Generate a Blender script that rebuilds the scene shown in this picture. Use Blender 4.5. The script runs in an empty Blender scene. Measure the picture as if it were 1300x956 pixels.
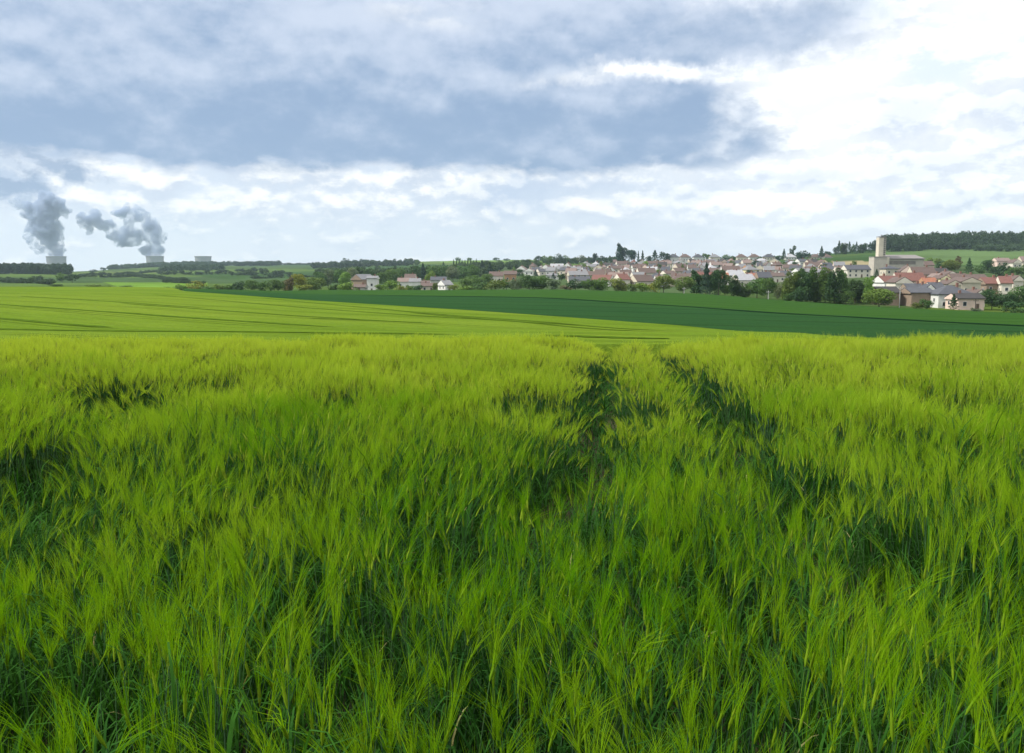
import bpy, bmesh, math, random
import numpy as np
from mathutils import Vector, Matrix
random.seed(7); rng = np.random.default_rng(7)
scene = bpy.context.scene
COL = scene.collection
R = math.radians
# ------------------------------------------------------------------ camera model
F = 1126.0; EYE = 1.9; PITCH = math.atan(133.0 / F)
cp, sp = math.cos(PITCH), math.sin(PITCH)
def ray(px, py):
    a = (px - 650.0) / F; b = -(py - 478.0) / F
    return a, cp + b * sp, -sp + b * cp
def P(px, py, Y):
    x, y, z = ray(px, py)
    return Vector((x / y * Y, Y, EYE + z / y * Y))
def zof(py, Y):
    b = -(np.asarray(py, float) - 478.0) / F
    return EYE + (-sp + b * cp) / (cp + b * sp) * Y
def proj(X, Y, Z):
    d = Y * cp - (Z - EYE) * sp; u = Y * sp + (Z - EYE) * cp
    return 650 + F * X / d, 478 - F * u / d
cam = bpy.data.objects.new('camera', bpy.data.cameras.new('camera')); COL.objects.link(cam)
cam.location = (0, 0, EYE); cam.rotation_euler = (math.pi / 2 - PITCH, 0, 0)
cam.data.sensor_width = 36; cam.data.lens = 36 * F / 1300
cam.data.clip_start = 0.05; cam.data.clip_end = 40000
scene.camera = cam

# ------------------------------------------------------------------ value noise (python side)
_G = rng.random((64, 64))
def vnoise(x, y):
    x = np.asarray(x, float); y = np.asarray(y, float)
    xi = np.floor(x).astype(int); yi = np.floor(y).astype(int); fx = x - xi; fy = y - yi
    fx = fx * fx * (3 - 2 * fx); fy = fy * fy * (3 - 2 * fy)
    g = lambda a, b: _G[a % 64, b % 64]
    return (g(xi, yi) * (1 - fx) + g(xi + 1, yi) * fx) * (1 - fy) + (g(xi, yi + 1) * (1 - fx) + g(xi + 1, yi + 1) * fx) * fy
def fbm(x, y, o=4):
    s = 0; a = 0.5; t = 0
    for k in range(o):
        s = s + a * vnoise(x * 2 ** k + 17.3 * k, y * 2 ** k + 5.1 * k); t += a; a *= .5
    return s / t
def sstep(a, b, x):
    t = np.clip((np.asarray(x, float) - a) / (b - a), 0, 1); return t * t * (3 - 2 * t)

# ------------------------------------------------------------------ terrain heights: per column (image x) a list of (distance, image y)
TC = {
 -400: [(350, 366), (450, 374), (700, 361), (1000, 355), (1300, 348), (2500, 347)],
 0:   [(350, 366), (450, 374), (700, 361), (1000, 355), (1300, 347), (2500, 347)],
 95:  [(350, 366), (450, 374), (700, 361), (1000, 355), (1300, 349), (2500, 345)],
 140: [(350, 366), (450, 374), (700, 361), (1000, 356), (1400, 350), (2200, 343), (2800, 342)],
 210: [(350, 367), (450, 373), (700, 361), (1000, 356), (1400, 349), (2200, 341), (2800, 337)],
 300: [(350, 369), (450, 373), (700, 363), (1000, 357), (1400, 348), (2200, 340), (2800, 336)],
 400: [(420, 369), (520, 372), (700, 364), (1000, 357), (1400, 347), (2200, 339), (2800, 335.5)],
 500: [(440, 369), (520, 371), (700, 363), (1000, 355), (1400, 344), (2200, 335), (2800, 333)],
 600: [(420, 369), (500, 370), (700, 361), (1000, 350), (1400, 340), (2200, 332), (2800, 330)],
 700: [(390, 368.5), (470, 368), (700, 354), (1000, 343), (1400, 335), (2200, 331), (2800, 330)],
 800: [(370, 371), (430, 371), (650, 356), (900, 345), (1150, 335), (1400, 332), (2800, 338)],
 900: [(350, 375), (410, 374), (600, 360), (850, 347), (1050, 335), (1400, 330), (2800, 338)],
 1000:[(320, 384), (400, 378), (600, 359), (800, 346), (1000, 333), (1400, 329), (2800, 336)],
 1100:[(300, 391), (400, 376), (500, 361), (620, 348), (900, 332), (1200, 321), (1500, 316), (2800, 325)],
 1200:[(280, 396), (340, 388), (500, 363), (620, 349), (800, 337), (1100, 322), (1500, 312), (2800, 320)],
 1300:[(270, 400), (340, 389), (500, 363), (620, 350), (760, 338), (1100, 322), (1500, 311), (2800, 318)],
 1700:[(270, 402), (340, 389), (500, 363), (620, 350), (760, 338), (1100, 322), (1500, 310), (2800, 318)],
}
NEAR = [(0, 0), (10, 0), (14, -.08), (17, -.24), (20, -.5), (26, -1.15), (35, -2.0), (45, -2.7), (60, -3.4), (80, -4.15), (100, -4.75)]
LY = np.linspace(math.log(100), math.log(9000), 160)
cols = sorted(TC); TAB = []
for c in cols:
    pts = TC[c]
    ys = [100] + [p[0] for p in pts]; sc_ = float(sstep(250, 1150, c)); zs = [-4.65 - .35 * sc_] + [float(zof(p[1], p[0])) for p in pts]
    if c >= 400: ys.insert(1, 170); zs.insert(1, -5.2 - 1.3 * sc_ - max(c - 900, 0) / 600.)
    zl = zs[-1]
    if c <= 450: ys += [3400, 4300, 9000]; zs += [-30, -85, -70]
    else: ys += [4300, 9000]; zs += [zl - 25, zl - 30]
    TAB.append(np.interp(LY, np.log(ys), zs))
TAB = np.array(TAB)
k = np.array([1, 3, 4, 3, 1.]); k /= k.sum()
TAB = np.array([np.convolve(np.pad(r, 2, mode='edge'), k, 'valid') for r in TAB])
UC = (np.array(cols, float) - 650) / F * cp
UU = np.linspace(UC[0], UC[-1], 200)
T2 = np.array([np.interp(UU, UC, TAB[:, j]) for j in range(len(LY))]).T
T2 = np.array([np.convolve(np.pad(T2[:, j], 3, mode='edge'), np.ones(7) / 7, 'valid') for j in range(len(LY))]).T
def zt(X, Y):
    X = np.asarray(X, float); Y = np.asarray(Y, float); X, Y = np.broadcast_arrays(X, Y)
    D = np.where(Y > 0, Y, 0)
    D = np.maximum(D, np.abs(X) * 0.55)              # beside and behind the camera the land keeps the same profile
    zn = np.interp(D, [a for a, b in NEAR], [b for a, b in NEAR])
    u = np.clip(X / np.maximum(Y, 1e-3), UU[0], UU[-1]); u = np.where(Y <= 0, np.where(X > 0, UU[-1], UU[0]), u)
    fu = (u - UU[0]) / (UU[1] - UU[0]); iu = np.clip(fu.astype(int), 0, len(UU) - 2); fu = fu - iu
    lv = (np.log(np.maximum(D, 100)) - LY[0]) / (LY[1] - LY[0]); iv = np.clip(lv.astype(int), 0, len(LY) - 2); lv = np.clip(lv - iv, 0, 1)
    zf = (T2[iu, iv] * (1 - fu) + T2[iu + 1, iv] * fu) * (1 - lv) + (T2[iu, iv + 1] * (1 - fu) + T2[iu + 1, iv + 1] * fu) * lv
    # soften the seam at 100 m where far columns start
    w = sstep(70, 100, D)
    z = zn * (1 - w) + np.where(D < 100, T2[iu, 0], zf) * w
    r = fbm(X / 60. + 9, Y / 60. + 3, 3) - .5
    return z + r * np.clip((D - 450) / 700, 0, 1) * 3.5
def zt1(X, Y): return float(zt(np.array([X]), np.array([Y]))[0])
_YS = np.exp(np.linspace(math.log(240), math.log(6000), 900))
def ground_at(px, py, ymin=240):
    """first distance beyond ymin at which the land shows at image height py"""
    a = (px - 650) / F * cp
    ys = _YS[_YS >= ymin]; z = zt(a * ys, ys)
    _, q = proj(a * ys, ys, z)
    i = np.argmax(q <= py) if (q <= py).any() else int(np.argmin(q))
    Y = float(ys[i]); return Y
def mpp(Y): return Y / (F * cp)          # metres per photo pixel at distance Y

# ------------------------------------------------------------------ node helpers
class NT:
    def __init__(s, tree): s.t = tree; s.n = tree.nodes; s.l = tree.links
    def node(s, typ, **kw):
        n = s.n.new(typ)
        for k_, v in kw.items(): setattr(n, k_, v)
        return n
    def put(s, sock, v):
        if isinstance(v, bpy.types.NodeSocket): s.l.new(v, sock)
        elif v is not None:
            if hasattr(sock.default_value, '__len__') and not hasattr(v, '__len__'): v = (v,) * len(sock.default_value)
            if hasattr(v, '__len__') and len(sock.default_value) == 4 and len(v) == 3: v = (*v, 1)
            sock.default_value = v
    def m(s, op, a, b=None, c=None, clamp=False):
        n = s.node('ShaderNodeMath', operation=op, use_clamp=clamp)
        s.put(n.inputs[0], a); s.put(n.inputs[1], b); s.put(n.inputs[2], c); return n.outputs[0]
    def vm(s, op, a, b=None):
        n = s.node('ShaderNodeVectorMath', operation=op); s.put(n.inputs[0], a)
        if b is not None: s.put(n.inputs[1], b)
        return n.outputs['Value'] if op in ('LENGTH', 'DOT_PRODUCT') else n.outputs[0]
    def noise(s, vec, scale, detail=4, rough=.55, dist=0, out=0, lac=2.0):
        n = s.node('ShaderNodeTexNoise'); s.put(n.inputs['Vector'], vec)
        s.put(n.inputs['Scale'], scale); s.put(n.inputs['Detail'], detail); s.put(n.inputs['Roughness'], rough); s.put(n.inputs['Distortion'], dist)
        return n.outputs[out]
    def ramp(s, v, a, b, c=0.0, d=1.0, smooth=True):
        n = s.node('ShaderNodeMapRange', interpolation_type='SMOOTHSTEP' if smooth else 'LINEAR')
        for i_, q in enumerate((v, a, b, c, d)): s.put(n.inputs[i_], q)
        return n.outputs[0]
    def mix(s, f, a, b, blend='MIX'):
        n = s.node('ShaderNodeMix', data_type='RGBA', blend_type=blend)
        s.put(n.inputs[0], f); s.put(n.inputs[6], a); s.put(n.inputs[7], b); return n.outputs[2]
def s2l(*c):
    return tuple((v / 255 / 12.92) if v / 255 <= .04045 else ((v / 255 + .055) / 1.055) ** 2.4 for v in c)
def mat(name, base, rough=.8, var=.12, scale=1.0, spec=.3, bump=0, metallic=0):
    m = bpy.data.materials.new(name); m.use_nodes = True; t = NT(m.node_tree)
    b = m.node_tree.nodes['Principled BSDF']
    tc = t.node('ShaderNodeTexCoord').outputs['Object']
    n = t.noise(tc, scale, 5, .6)
    f = t.ramp(n, .3, .7, 1 - var, 1 + var, False)
    t.put(b.inputs['Base Color'], t.mix(1.0, (*base, 1), f, 'MULTIPLY'))
    b.inputs['Roughness'].default_value = rough; b.inputs['Specular IOR Level'].default_value = spec
    b.inputs['Metallic'].default_value = metallic
    if bump:
        bn = t.node('ShaderNodeBump'); bn.inputs['Strength'].default_value = bump; t.put(bn.inputs['Height'], n); t.put(b.inputs['Normal'], bn.outputs[0])
    return m

# ------------------------------------------------------------------ object helpers
def mesh_np(name, V, Fc, smooth=False, mats=(), midx=None):
    """V (n,3); Fc list of arrays, each (k, m) with m corners"""
    me = bpy.data.meshes.new(name)
    V = np.asarray(V, np.float32)
    Fc = [np.asarray(f, np.int32) for f in Fc if len(f)]
    loops = np.concatenate([f.ravel() for f in Fc]); tot = np.concatenate([np.full(len(f), f.shape[1], np.int32) for f in Fc])
    me.vertices.add(len(V)); me.vertices.foreach_set('co', V.ravel())
    me.loops.add(len(loops)); me.loops.foreach_set('vertex_index', loops)
    me.polygons.add(len(tot)); me.polygons.foreach_set('loop_start', np.concatenate([[0], np.cumsum(tot)[:-1]]).astype(np.int32))
    if smooth: me.polygons.foreach_set('use_smooth', np.ones(len(tot), bool))
    for m_ in mats: me.materials.append(m_)
    if midx is not None: me.polygons.foreach_set('material_index', np.asarray(midx, np.int32))
    me.update(calc_edges=True); me.validate()
    return me
def link(name, data, parent=None, loc=None, **props):
    o = bpy.data.objects.new(name, data); COL.objects.link(o)
    if parent is not None: o.parent = parent
    if loc is not None: o.location = loc
    for k_, v in props.items(): o[k_] = v
    return o
def box(bm, x0, x1, y0, y1, z0, z1):
    v = [bm.verts.new((x, y, z)) for z in (z0, z1) for x, y in ((x0, y0), (x1, y0), (x1, y1), (x0, y1))]
    for f in ((3, 2, 1, 0), (4, 5, 6, 7), (0, 1, 5, 4), (1, 2, 6, 5), (2, 3, 7, 6), (3, 0, 4, 7)): bm.faces.new([v[i] for i in f])
def bm_mesh(name, bm, m):
    me = bpy.data.meshes.new(name); bm.to_mesh(me); bm.free(); me.materials.append(m); return me
ORD = ['zeroth', 'first', 'second', 'third', 'fourth', 'fifth', 'sixth', 'seventh', 'eighth', 'ninth', 'tenth', 'eleventh', 'twelfth', 'thirteenth',
       'fourteenth', 'fifteenth', 'sixteenth', 'seventeenth', 'eighteenth', 'nineteenth', 'twentieth']
def ordinal(i):
    if i <= 20: return ORD[i]
    tens = {2: 'twenty', 3: 'thirty', 4: 'forty', 5: 'fifty'}
    return (tens[i // 10] + '-' + ORD[i % 10]) if i % 10 else {3: 'thirtieth', 4: 'fortieth', 5: 'fiftieth'}[i // 10]

# ------------------------------------------------------------------ world
EXP = 0.55; KW = 1 / 2 ** EXP
scene.view_settings.view_transform = 'Standard'; scene.view_settings.look = 'None'
scene.view_settings.exposure = EXP; scene.view_settings.gamma = 1.0; scene.view_settings.use_curve_mapping = False
SUN_EL, SUN_AZ = R(50), R(-98)      # azimuth from +Y, negative to the left
w = bpy.data.worlds.new('World'); scene.world = w; w.use_nodes = True
t = NT(w.node_tree); bg = w.node_tree.nodes['Background']
sky = t.node('ShaderNodeTexSky', sky_type='NISHITA', sun_disc=False); sky.sun_elevation = SUN_EL; sky.sun_rotation = SUN_AZ
skyc = t.vm('MULTIPLY', sky.outputs[0], (.10 * 1.3, .10 * 1.3, .10 * 1.3))
dirv = t.vm('NORMALIZE', t.node('ShaderNodeTexCoord').outputs['Generated'])
sx = t.node('ShaderNodeSeparateXYZ'); t.put(sx.inputs[0], dirv)
dx, dy, dz = sx.outputs
az = t.m('ARCTAN2', dx, dy); el = t.m('ARCSINE', dz)
cv = t.node('ShaderNodeCombineXYZ'); t.put(cv.inputs[0], az); t.put(cv.inputs[1], el); AE = cv.outputs[0]
def pa(px, py):
    x, y, z = ray(px, py); return math.atan2(x, y), math.atan2(z, math.hypot(x, y))
# cloud coordinates: seen from below the layers foreshorten towards the horizon
cz = t.m('ADD', t.m('MAXIMUM', dz, 0.0), 0.12)
cc = t.node('ShaderNodeCombineXYZ'); t.put(cc.inputs[0], t.m('DIVIDE', dx, cz)); t.put(cc.inputs[1], t.m('DIVIDE', dy, cz)); CP = cc.outputs[0]
AEo = t.vm('ADD', AE, (3.313, 1.707, .371))
warp = t.noise(AEo, 9, 5, .6, 0, 1)                       # colour output
AEw = t.vm('ADD', AE, t.vm('MULTIPLY', t.vm('SUBTRACT', warp, (.5, .5, .5)), (.12, .06, 0)))
warp2 = t.noise(AEo, 34, 6, .66, 0, 1)
AEf = t.vm('ADD', AEw, t.vm('MULTIPLY', t.vm('SUBTRACT', warp2, (.5, .5, .5)), (.06, .034, 0)))
def blob(vec, px, py, rx, ry, soft=.5, amp=1.0):
    a, e = pa(px, py)
    d = t.vm('LENGTH', t.vm('MULTIPLY', t.vm('SUBTRACT', vec, (a, e, 0)), (F / rx, F / ry, 0)))
    return t.ramp(t.m('MULTIPLY', d, -1.0), -1 - soft, -1 + soft, 0, amp)
def union(items):
    r = None
    for i_ in items: r = i_ if r is None else t.m('MAXIMUM', r, i_)
    return r
def inv(v): return t.m('SUBTRACT', 1.0, v)
elpx = t.m('MULTIPLY', el, F)
soft_n = t.noise(AEo, 5.5, 6, .55, 0)
def field(sc, stretch, det, rough, off):
    """noise and its rise against the copy a little higher up: positive where a cloud top catches the light"""
    v0 = t.vm('MULTIPLY', AEo, (1, stretch, 1)); n0 = t.noise(v0, sc, det, rough)
    n1 = t.noise(t.vm('ADD', v0, (0, off * stretch, 0)), sc, det, rough)
    return n0, t.m('SUBTRACT', n0, n1)
fine_n, fine_l = field(16, 2.1, 8, .6, .010)
deck_n, deck_lt = field(9, 1.5, 8, .56, .016)
# 1 pale band low over the horizon and the rows of white cloud above it
horizon = t.mix(t.ramp(elpx, 10, 130), s2l(240, 245, 252), s2l(218, 230, 246))
puff = t.ramp(t.m('ADD', fine_n, t.ramp(elpx, 20, 120, -.12, .09)), .34, .62)
lit = t.m('ADD', t.m('MULTIPLY', fine_l, 4.0), t.ramp(elpx, 40, 125, .35, .62))
puff_c = t.mix(t.ramp(lit, .12, .95), s2l(212, 222, 238), (1.12, 1.11, 1.09))
col = t.mix(puff, horizon, puff_c)
# 2 bright veil to the right with grey-blue patches
right_w = union([blob(AEw, 1190, 80, 330, 190, .45), blob(AEw, 1010, 190, 120, 110, .6)])
col = t.mix(t.m('MULTIPLY', right_w, .93), col, t.mix(t.ramp(t.m('ADD', t.m('MULTIPLY', fine_l, 5), .5), .1, .7), (1.02, 1.04, 1.06), (1.3, 1.3, 1.3)))
col = t.mix(union([blob(AEf, 1215, 75, 50, 34, .6, .4), blob(AEf, 1085, 12, 34, 10, .6, .25)]), col, s2l(205, 232, 246))
grey_r = union([blob(AEf, 1165, 150, 62, 28, .7, .65), blob(AEf, 1200, 205, 100, 20, .8, .55), blob(AEf, 1290, 150, 36, 36, .7, .6),
                blob(AEf, 1010, 222, 80, 14, .8, .7), blob(AEf, 1200, 250, 90, 9, .8, .55), blob(AEf, 650, 242, 55, 20, .6, .9), blob(AEf, 730, 234, 90, 12, .7, .6), blob(AEf, 900, 240, 90, 9, .8, .5)])
col = t.mix(t.m('MULTIPLY', grey_r, t.ramp(fine_n, .3, .55, .55, 1)), col, t.mix(t.ramp(t.m('ADD', t.m('MULTIPLY', fine_l, 6), .4), .1, .9), s2l(196, 212, 236), s2l(224, 233, 247)))
# 3 the dark deck with its ragged level base
rag = t.m('ADD', t.m('MULTIPLY', t.m('SUBTRACT', fine_n, .5), 60), t.m('MULTIPLY', t.m('SUBTRACT', soft_n, .5), 50))
deck_l = t.ramp(t.m('ADD', elpx, rag), 116, 136)
a1, _ = pa(1010, 180); a2, _ = pa(880, 180)
edge = t.m('ADD', t.m('ADD', az, t.m('MULTIPLY', t.m('SUBTRACT', soft_n, .5), .4)), t.m('MULTIPLY', t.m('SUBTRACT', fine_n, .5), .18))
deck_r = inv(t.ramp(edge, a2 - .03, a1 + .03))
deck = t.m('MULTIPLY', t.m('MULTIPLY', deck_l, deck_r), t.ramp(elpx, 330, 520, 1, .55))
deck_hi = union([blob(AEf, 870, 40, 215, 46, .5, .92), blob(AEw, 640, 20, 300, 60, .5, .7)])
deck = t.m('MAXIMUM', deck, deck_hi)
gapm = union([blob(AEf, 810, 92, 95, 11, .8, .95), blob(AEw, 545, 22, 60, 16, .8, .4)])
deck = t.m('MULTIPLY', deck, inv(gapm))
# grey-blue underside low down, paler broken cloud higher up
shade = t.m('ADD', t.ramp(elpx, 130, 310, .05, .70), t.m('MULTIPLY', t.m('SUBTRACT', soft_n, .5), 1.2))
shade = t.m('ADD', shade, t.m('MULTIPLY', t.m('SUBTRACT', deck_n, .5), .55))
shade = t.m('ADD', shade, t.m('MULTIPLY', deck_lt, 2.0))
shade = t.m('SUBTRACT', shade, blob(AEw, 870, 48, 190, 34, .7, .45))
deck_c = t.mix(t.ramp(shade, -.05, .95), s2l(144, 169, 203), s2l(206, 218, 238))
col = t.mix(t.m('MULTIPLY', deck, t.ramp(fine_n, .25, .5, .93, 1)), col, deck_c)
# 4 drifting scraps at the left under the deck
scr = union([blob(AEf, 18, 238, 34, 18, .45, .95), blob(AEf, 5, 212, 40, 10, .6, .8), blob(AEf, 98, 214, 26, 16, .5, .9), blob(AEf, 60, 200, 60, 12, .6, .8)])
col = t.mix(scr, col, t.mix(t.ramp(t.m('ADD', t.m('MULTIPLY', fine_l, 6), .4), .1, .9), s2l(146, 168, 200), s2l(184, 201, 226)))
# overhead, out of the picture: broken bright cloud with a little blue
over = t.ramp(el, R(19), R(34))
n_up = t.noise(CP, 1.4, 6, .6)
up_c = t.mix(t.ramp(n_up, .34, .5), skyc, t.mix(t.ramp(n_up, .5, .7), (1.35, 1.35, 1.34), (.9, .94, 1.0)))
col = t.mix(over, col, up_c)
back = t.ramp(dy, .25, -.25)
col = t.mix(t.m('MULTIPLY', back, t.ramp(el, R(34), R(10))), col, t.mix(t.ramp(n_up, .4, .6), (.5, .58, .72), (.85, .86, .88)))
col = t.mix(t.ramp(elpx, -2, -30), col, (.10, .13, .07))
t.put(bg.inputs[0], col); bg.inputs[1].default_value = KW * 1.06
sun = bpy.data.objects.new('sun', bpy.data.lights.new('sun', 'SUN')); COL.objects.link(sun)
sun.data.energy = 3.5; sun.data.angle = R(8); sun.data.color = (1, .96, .88)
sdir = Vector((math.sin(SUN_AZ) * math.cos(SUN_EL), math.cos(SUN_AZ) * math.cos(SUN_EL), math.sin(SUN_EL)))
sun.rotation_euler = sdir.to_track_quat('Z', 'Y').to_euler(); sun.location = (0, 0, 60)

# ------------------------------------------------------------------ terrain sheet
def fan(r0, r1, nr):
    front = np.radians(np.arange(-38, 38.01, .12)); rest = np.radians(np.arange(42, 319, 4.0))
    A = np.concatenate([front, rest]); rr = np.exp(np.linspace(math.log(r0), math.log(r1), nr))
    return A, rr
A, rr = fan(1.0, 9000, 330)
AA, RR = np.meshgrid(A, rr); X = np.sin(AA) * RR; Y = np.cos(AA) * RR
V = np.stack([X, Y, zt(X, Y)], -1).reshape(-1, 3)
na = len(A); i = np.arange(len(rr) - 1)[:, None] * na; j = np.arange(na)[None, :]; j2 = (j + 1) % na
Fq = np.stack([i + j, i + na + j, i + na + j2, i + j2], -1).reshape(-1, 4)[:, ::-1]
V = np.vstack([V, [0, 0, 0]]); c0 = len(V) - 1
Ft = np.stack([np.arange(na), (np.arange(na) + 1) % na, np.full(na, c0)], -1)
me = mesh_np('ground', V, [Fq, Ft], smooth=True)
# land cover colour per vertex, from where each field lies
def landcover(X, Y):
    px = 650 + X / np.maximum(Y, 1) * F / cp
    q = proj(X, np.maximum(Y, 1), zt(X, Y))[1]
    # patchwork of strips
    ang = .5; a = (X * math.cos(ang) + Y * math.sin(ang)); b = (-X * math.sin(ang) + Y * math.cos(ang))
    c1 = np.floor(a / 260 + .5 * vnoise(b / 900, a / 2000)); c2 = np.floor(b / 420 + c1 * .37)
    h = np.modf(np.abs(np.sin(c1 * 12.9898 + c2 * 78.233) * 43758.5453))[0]
    pal = np.array([[.085, .14, .04], [.11, .18, .045], [.06, .12, .035], [.10, .15, .07], [.14, .2, .06], [.075, .13, .05]])
    C = pal[(h * 5.99).astype(int)]
    def put(mask, c):
        m_ = np.clip(mask, 0, 1)[..., None]; return C * (1 - m_) + np.array(c) * m_
    C = C * .6; near = 1 - sstep(500, 640, Y)
    C = put(near, (.045, .075, .022))
    C = put(((px > 130 + 3 * (q - 358)) & (px < 262) & (q > 358.5) & (q < 367) & (Y > 560)).astype(float), (.105, .19, .028))      # bright spring corn
    C = put(((px > 560) & (px < 720) & (q < 333.8) & (Y > 1500)).astype(float), (.10, .165, .035))
    C = put(((px > 460) & (px < 560) & (q < 334.5) & (Y > 1500)).astype(float), (.085, .13, .035))
    C = put(((px > 1055) & (px < 1112) & (q < 338) & (q > 331.5) & (Y > 640)).astype(float), (.22, .19, .11))    # bare strip
    C = put(((px > 1112) & (q < 336) & (Y > 700)).astype(float), (.078, .125, .045))
    C = put(((px > 1180) & (q > 380) & (Y > 250) & (Y < 360)).astype(float), (.065, .10, .018))
    C = put(((px > 615) & (px < 1310) & (q > 338) & (q < 372) & (Y > 420)).astype(float), (.055, .085, .035))
    C = put((Y < 60).astype(float), (.06, .055, .035))
    return C
Cc = landcover(V[:, 0], V[:, 1]); at = me.color_attributes.new('cover', 'FLOAT_COLOR', 'POINT')
at.data.foreach_set('color', np.hstack([Cc, np.ones((len(Cc), 1))]).astype(np.float32).ravel())
gm = bpy.data.materials.new('ground_cover'); gm.use_nodes = True; t = NT(gm.node_tree); b = gm.node_tree.nodes['Principled BSDF']
ca = t.node('ShaderNodeVertexColor', layer_name='cover').outputs[0]
pos = t.node('ShaderNodeNewGeometry').outputs['Position']
n1 = t.noise(pos, .012, 6, .6); n2 = t.noise(pos, .25, 5, .6); n3 = t.noise(pos, 14, 4, .6)
v = t.m('MULTIPLY', t.ramp(n1, .3, .7, .75, 1.25, False), t.ramp(n2, .3, .7, .85, 1.15, False)); v = t.m('MULTIPLY', v, t.ramp(n3, .3, .7, .7, 1.3, False))
t.put(b.inputs['Base Color'], t.mix(1, ca, v, 'MULTIPLY')); b.inputs['Roughness'].default_value = 1; b.inputs['Specular IOR Level'].default_value = 0
me.materials.append(gm); link('ground', me, kind='structure')

# ------------------------------------------------------------------ crop sheets (canopy of the crop as its own sheet with a skirt at the edge)
def canopy(X, Y, h): return zt(X, Y) + h + (fbm(X / 22, Y / 22, 3) - .5) * .10
def crop_sheet(name, near, far, n, mcount, h, material, label, tone=None):
    """near/far: lists of (u, Y) lines across the view"""
    un = np.array([a for a, _ in near]); yn = np.array([b for _, b in near]); uf = np.array([a for a, _ in far]); yf = np.array([b for _, b in far])
    s = np.linspace(0, 1, n); uu = un[0] + (un[-1] - un[0]) * s
    y0 = np.interp(uu, un, yn); y1 = np.interp(uu, uf, yf)
    tt = np.linspace(0, 1, mcount)[:, None]
    Yg = y0[None] * (y1 / y0)[None] ** tt; Xg = uu[None] * Yg
    Z = canopy(Xg, Yg, h)
    V = np.stack([Xg, Yg, Z], -1).reshape(-1, 3)
    i = np.arange(mcount - 1)[:, None] * n; j = np.arange(n - 1)[None]
    Fq = np.stack([i + j, i + j + 1, i + n + j + 1, i + n + j], -1).reshape(-1, 4)
    ring = list(range(n)) + [k_ * n + n - 1 for k_ in range(1, mcount)] + [(mcount - 1) * n + k_ for k_ in range(n - 2, -1, -1)] + [k_ * n for k_ in range(mcount - 2, 0, -1)]
    low = V[ring].copy(); low[:, 2] = zt(low[:, 0], low[:, 1]) - .3; b0 = len(V); V = np.vstack([V, low]); L = len(ring)
    Fs = np.array([[ring[(k_ + 1) % L], ring[k_], b0 + k_, b0 + (k_ + 1) % L] for k_ in range(L)])
    me = mesh_np(name, V, [Fq, Fs], smooth=True, mats=[material])
    if tone is not None:
        tu, ty = tone; d = sstep(-14, 14, V[:, 1] - np.interp(V[:, 0] / V[:, 1], tu, ty)) * (1 - .5 * sstep(-.15, -.35, V[:, 0] / V[:, 1]))
        at = me.color_attributes.new('tone', 'FLOAT_COLOR', 'POINT'); at.data.foreach_set('color', np.repeat(d[:, None], 4, 1).astype(np.float32).ravel())
    return link(name, me, kind='stuff', label=label, category='crop field')
def crop_mat(name, c_a, c_b, c_far, dirang, line_gap, line_w, line_dark, streak):
    m = bpy.data.materials.new(name); m.use_nodes = True; t = NT(m.node_tree); b = m.node_tree.nodes['Principled BSDF']
    pos = t.node('ShaderNodeNewGeometry').outputs['Position']
    rot = t.node('ShaderNodeVectorRotate', rotation_type='Z_AXIS'); t.put(rot.inputs['Vector'], pos); rot.inputs['Angle'].default_value = dirang
    wv = t.noise(pos, .006, 2, .5, 0, 1)
    rp = t.vm('ADD', rot.outputs[0], t.vm('MULTIPLY', t.vm('SUBTRACT', wv, (.5, .5, .5)), (14, 26, 0)))
    s = t.node('ShaderNodeSeparateXYZ'); t.put(s.inputs[0], rp)
    row = t.noise(t.vm('MULTIPLY', rp, (.05, 1.0, 0)), 1.6, 5, .65)          # drill rows / wind streaks
    big = t.noise(t.vm('MULTIPLY', rp, (.25, 1, 0)), .035, 5, .55)
    det = t.noise(pos, 2.2, 5, .65)
    c = t.mix(t.ramp(big, .35, .65), c_a, c_b)
    if c_far: c = t.mix(t.node('ShaderNodeVertexColor', layer_name='tone').outputs[0], t.mix(.6, c, c_a), c_far)
    c = t.mix(1, c, t.ramp(row, .3, .7, 1 - streak, 1 + streak, False), 'MULTIPLY')
    c = t.mix(1, c, t.ramp(det, .3, .7, .82, 1.18, False), 'MULTIPLY')
    # faint wheel tracks in pairs
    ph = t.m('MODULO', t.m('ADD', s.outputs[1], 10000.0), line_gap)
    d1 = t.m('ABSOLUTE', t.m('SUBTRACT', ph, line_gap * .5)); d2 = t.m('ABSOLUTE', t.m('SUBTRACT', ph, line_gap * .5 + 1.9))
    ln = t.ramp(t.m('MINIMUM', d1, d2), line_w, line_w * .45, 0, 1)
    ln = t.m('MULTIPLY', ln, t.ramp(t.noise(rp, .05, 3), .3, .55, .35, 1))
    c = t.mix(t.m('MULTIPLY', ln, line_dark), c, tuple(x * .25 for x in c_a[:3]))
    t.put(b.inputs['Base Color'], c); b.inputs['Roughness'].default_value = 1; b.inputs['Specular IOR Level'].default_value = 0
    b.inputs['Sheen Weight'].default_value = .0
    bn = t.node('ShaderNodeBump'); bn.inputs['Strength'].default_value = .6; bn.inputs['Distance'].default_value = .25
    t.put(bn.inputs['Height'], t.m('ADD', det, t.m('MULTIPLY', row, .6))); t.put(b.inputs['Normal'], bn.outputs[0])
    return m
def up(px): return (px - 650) / F * cp
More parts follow.
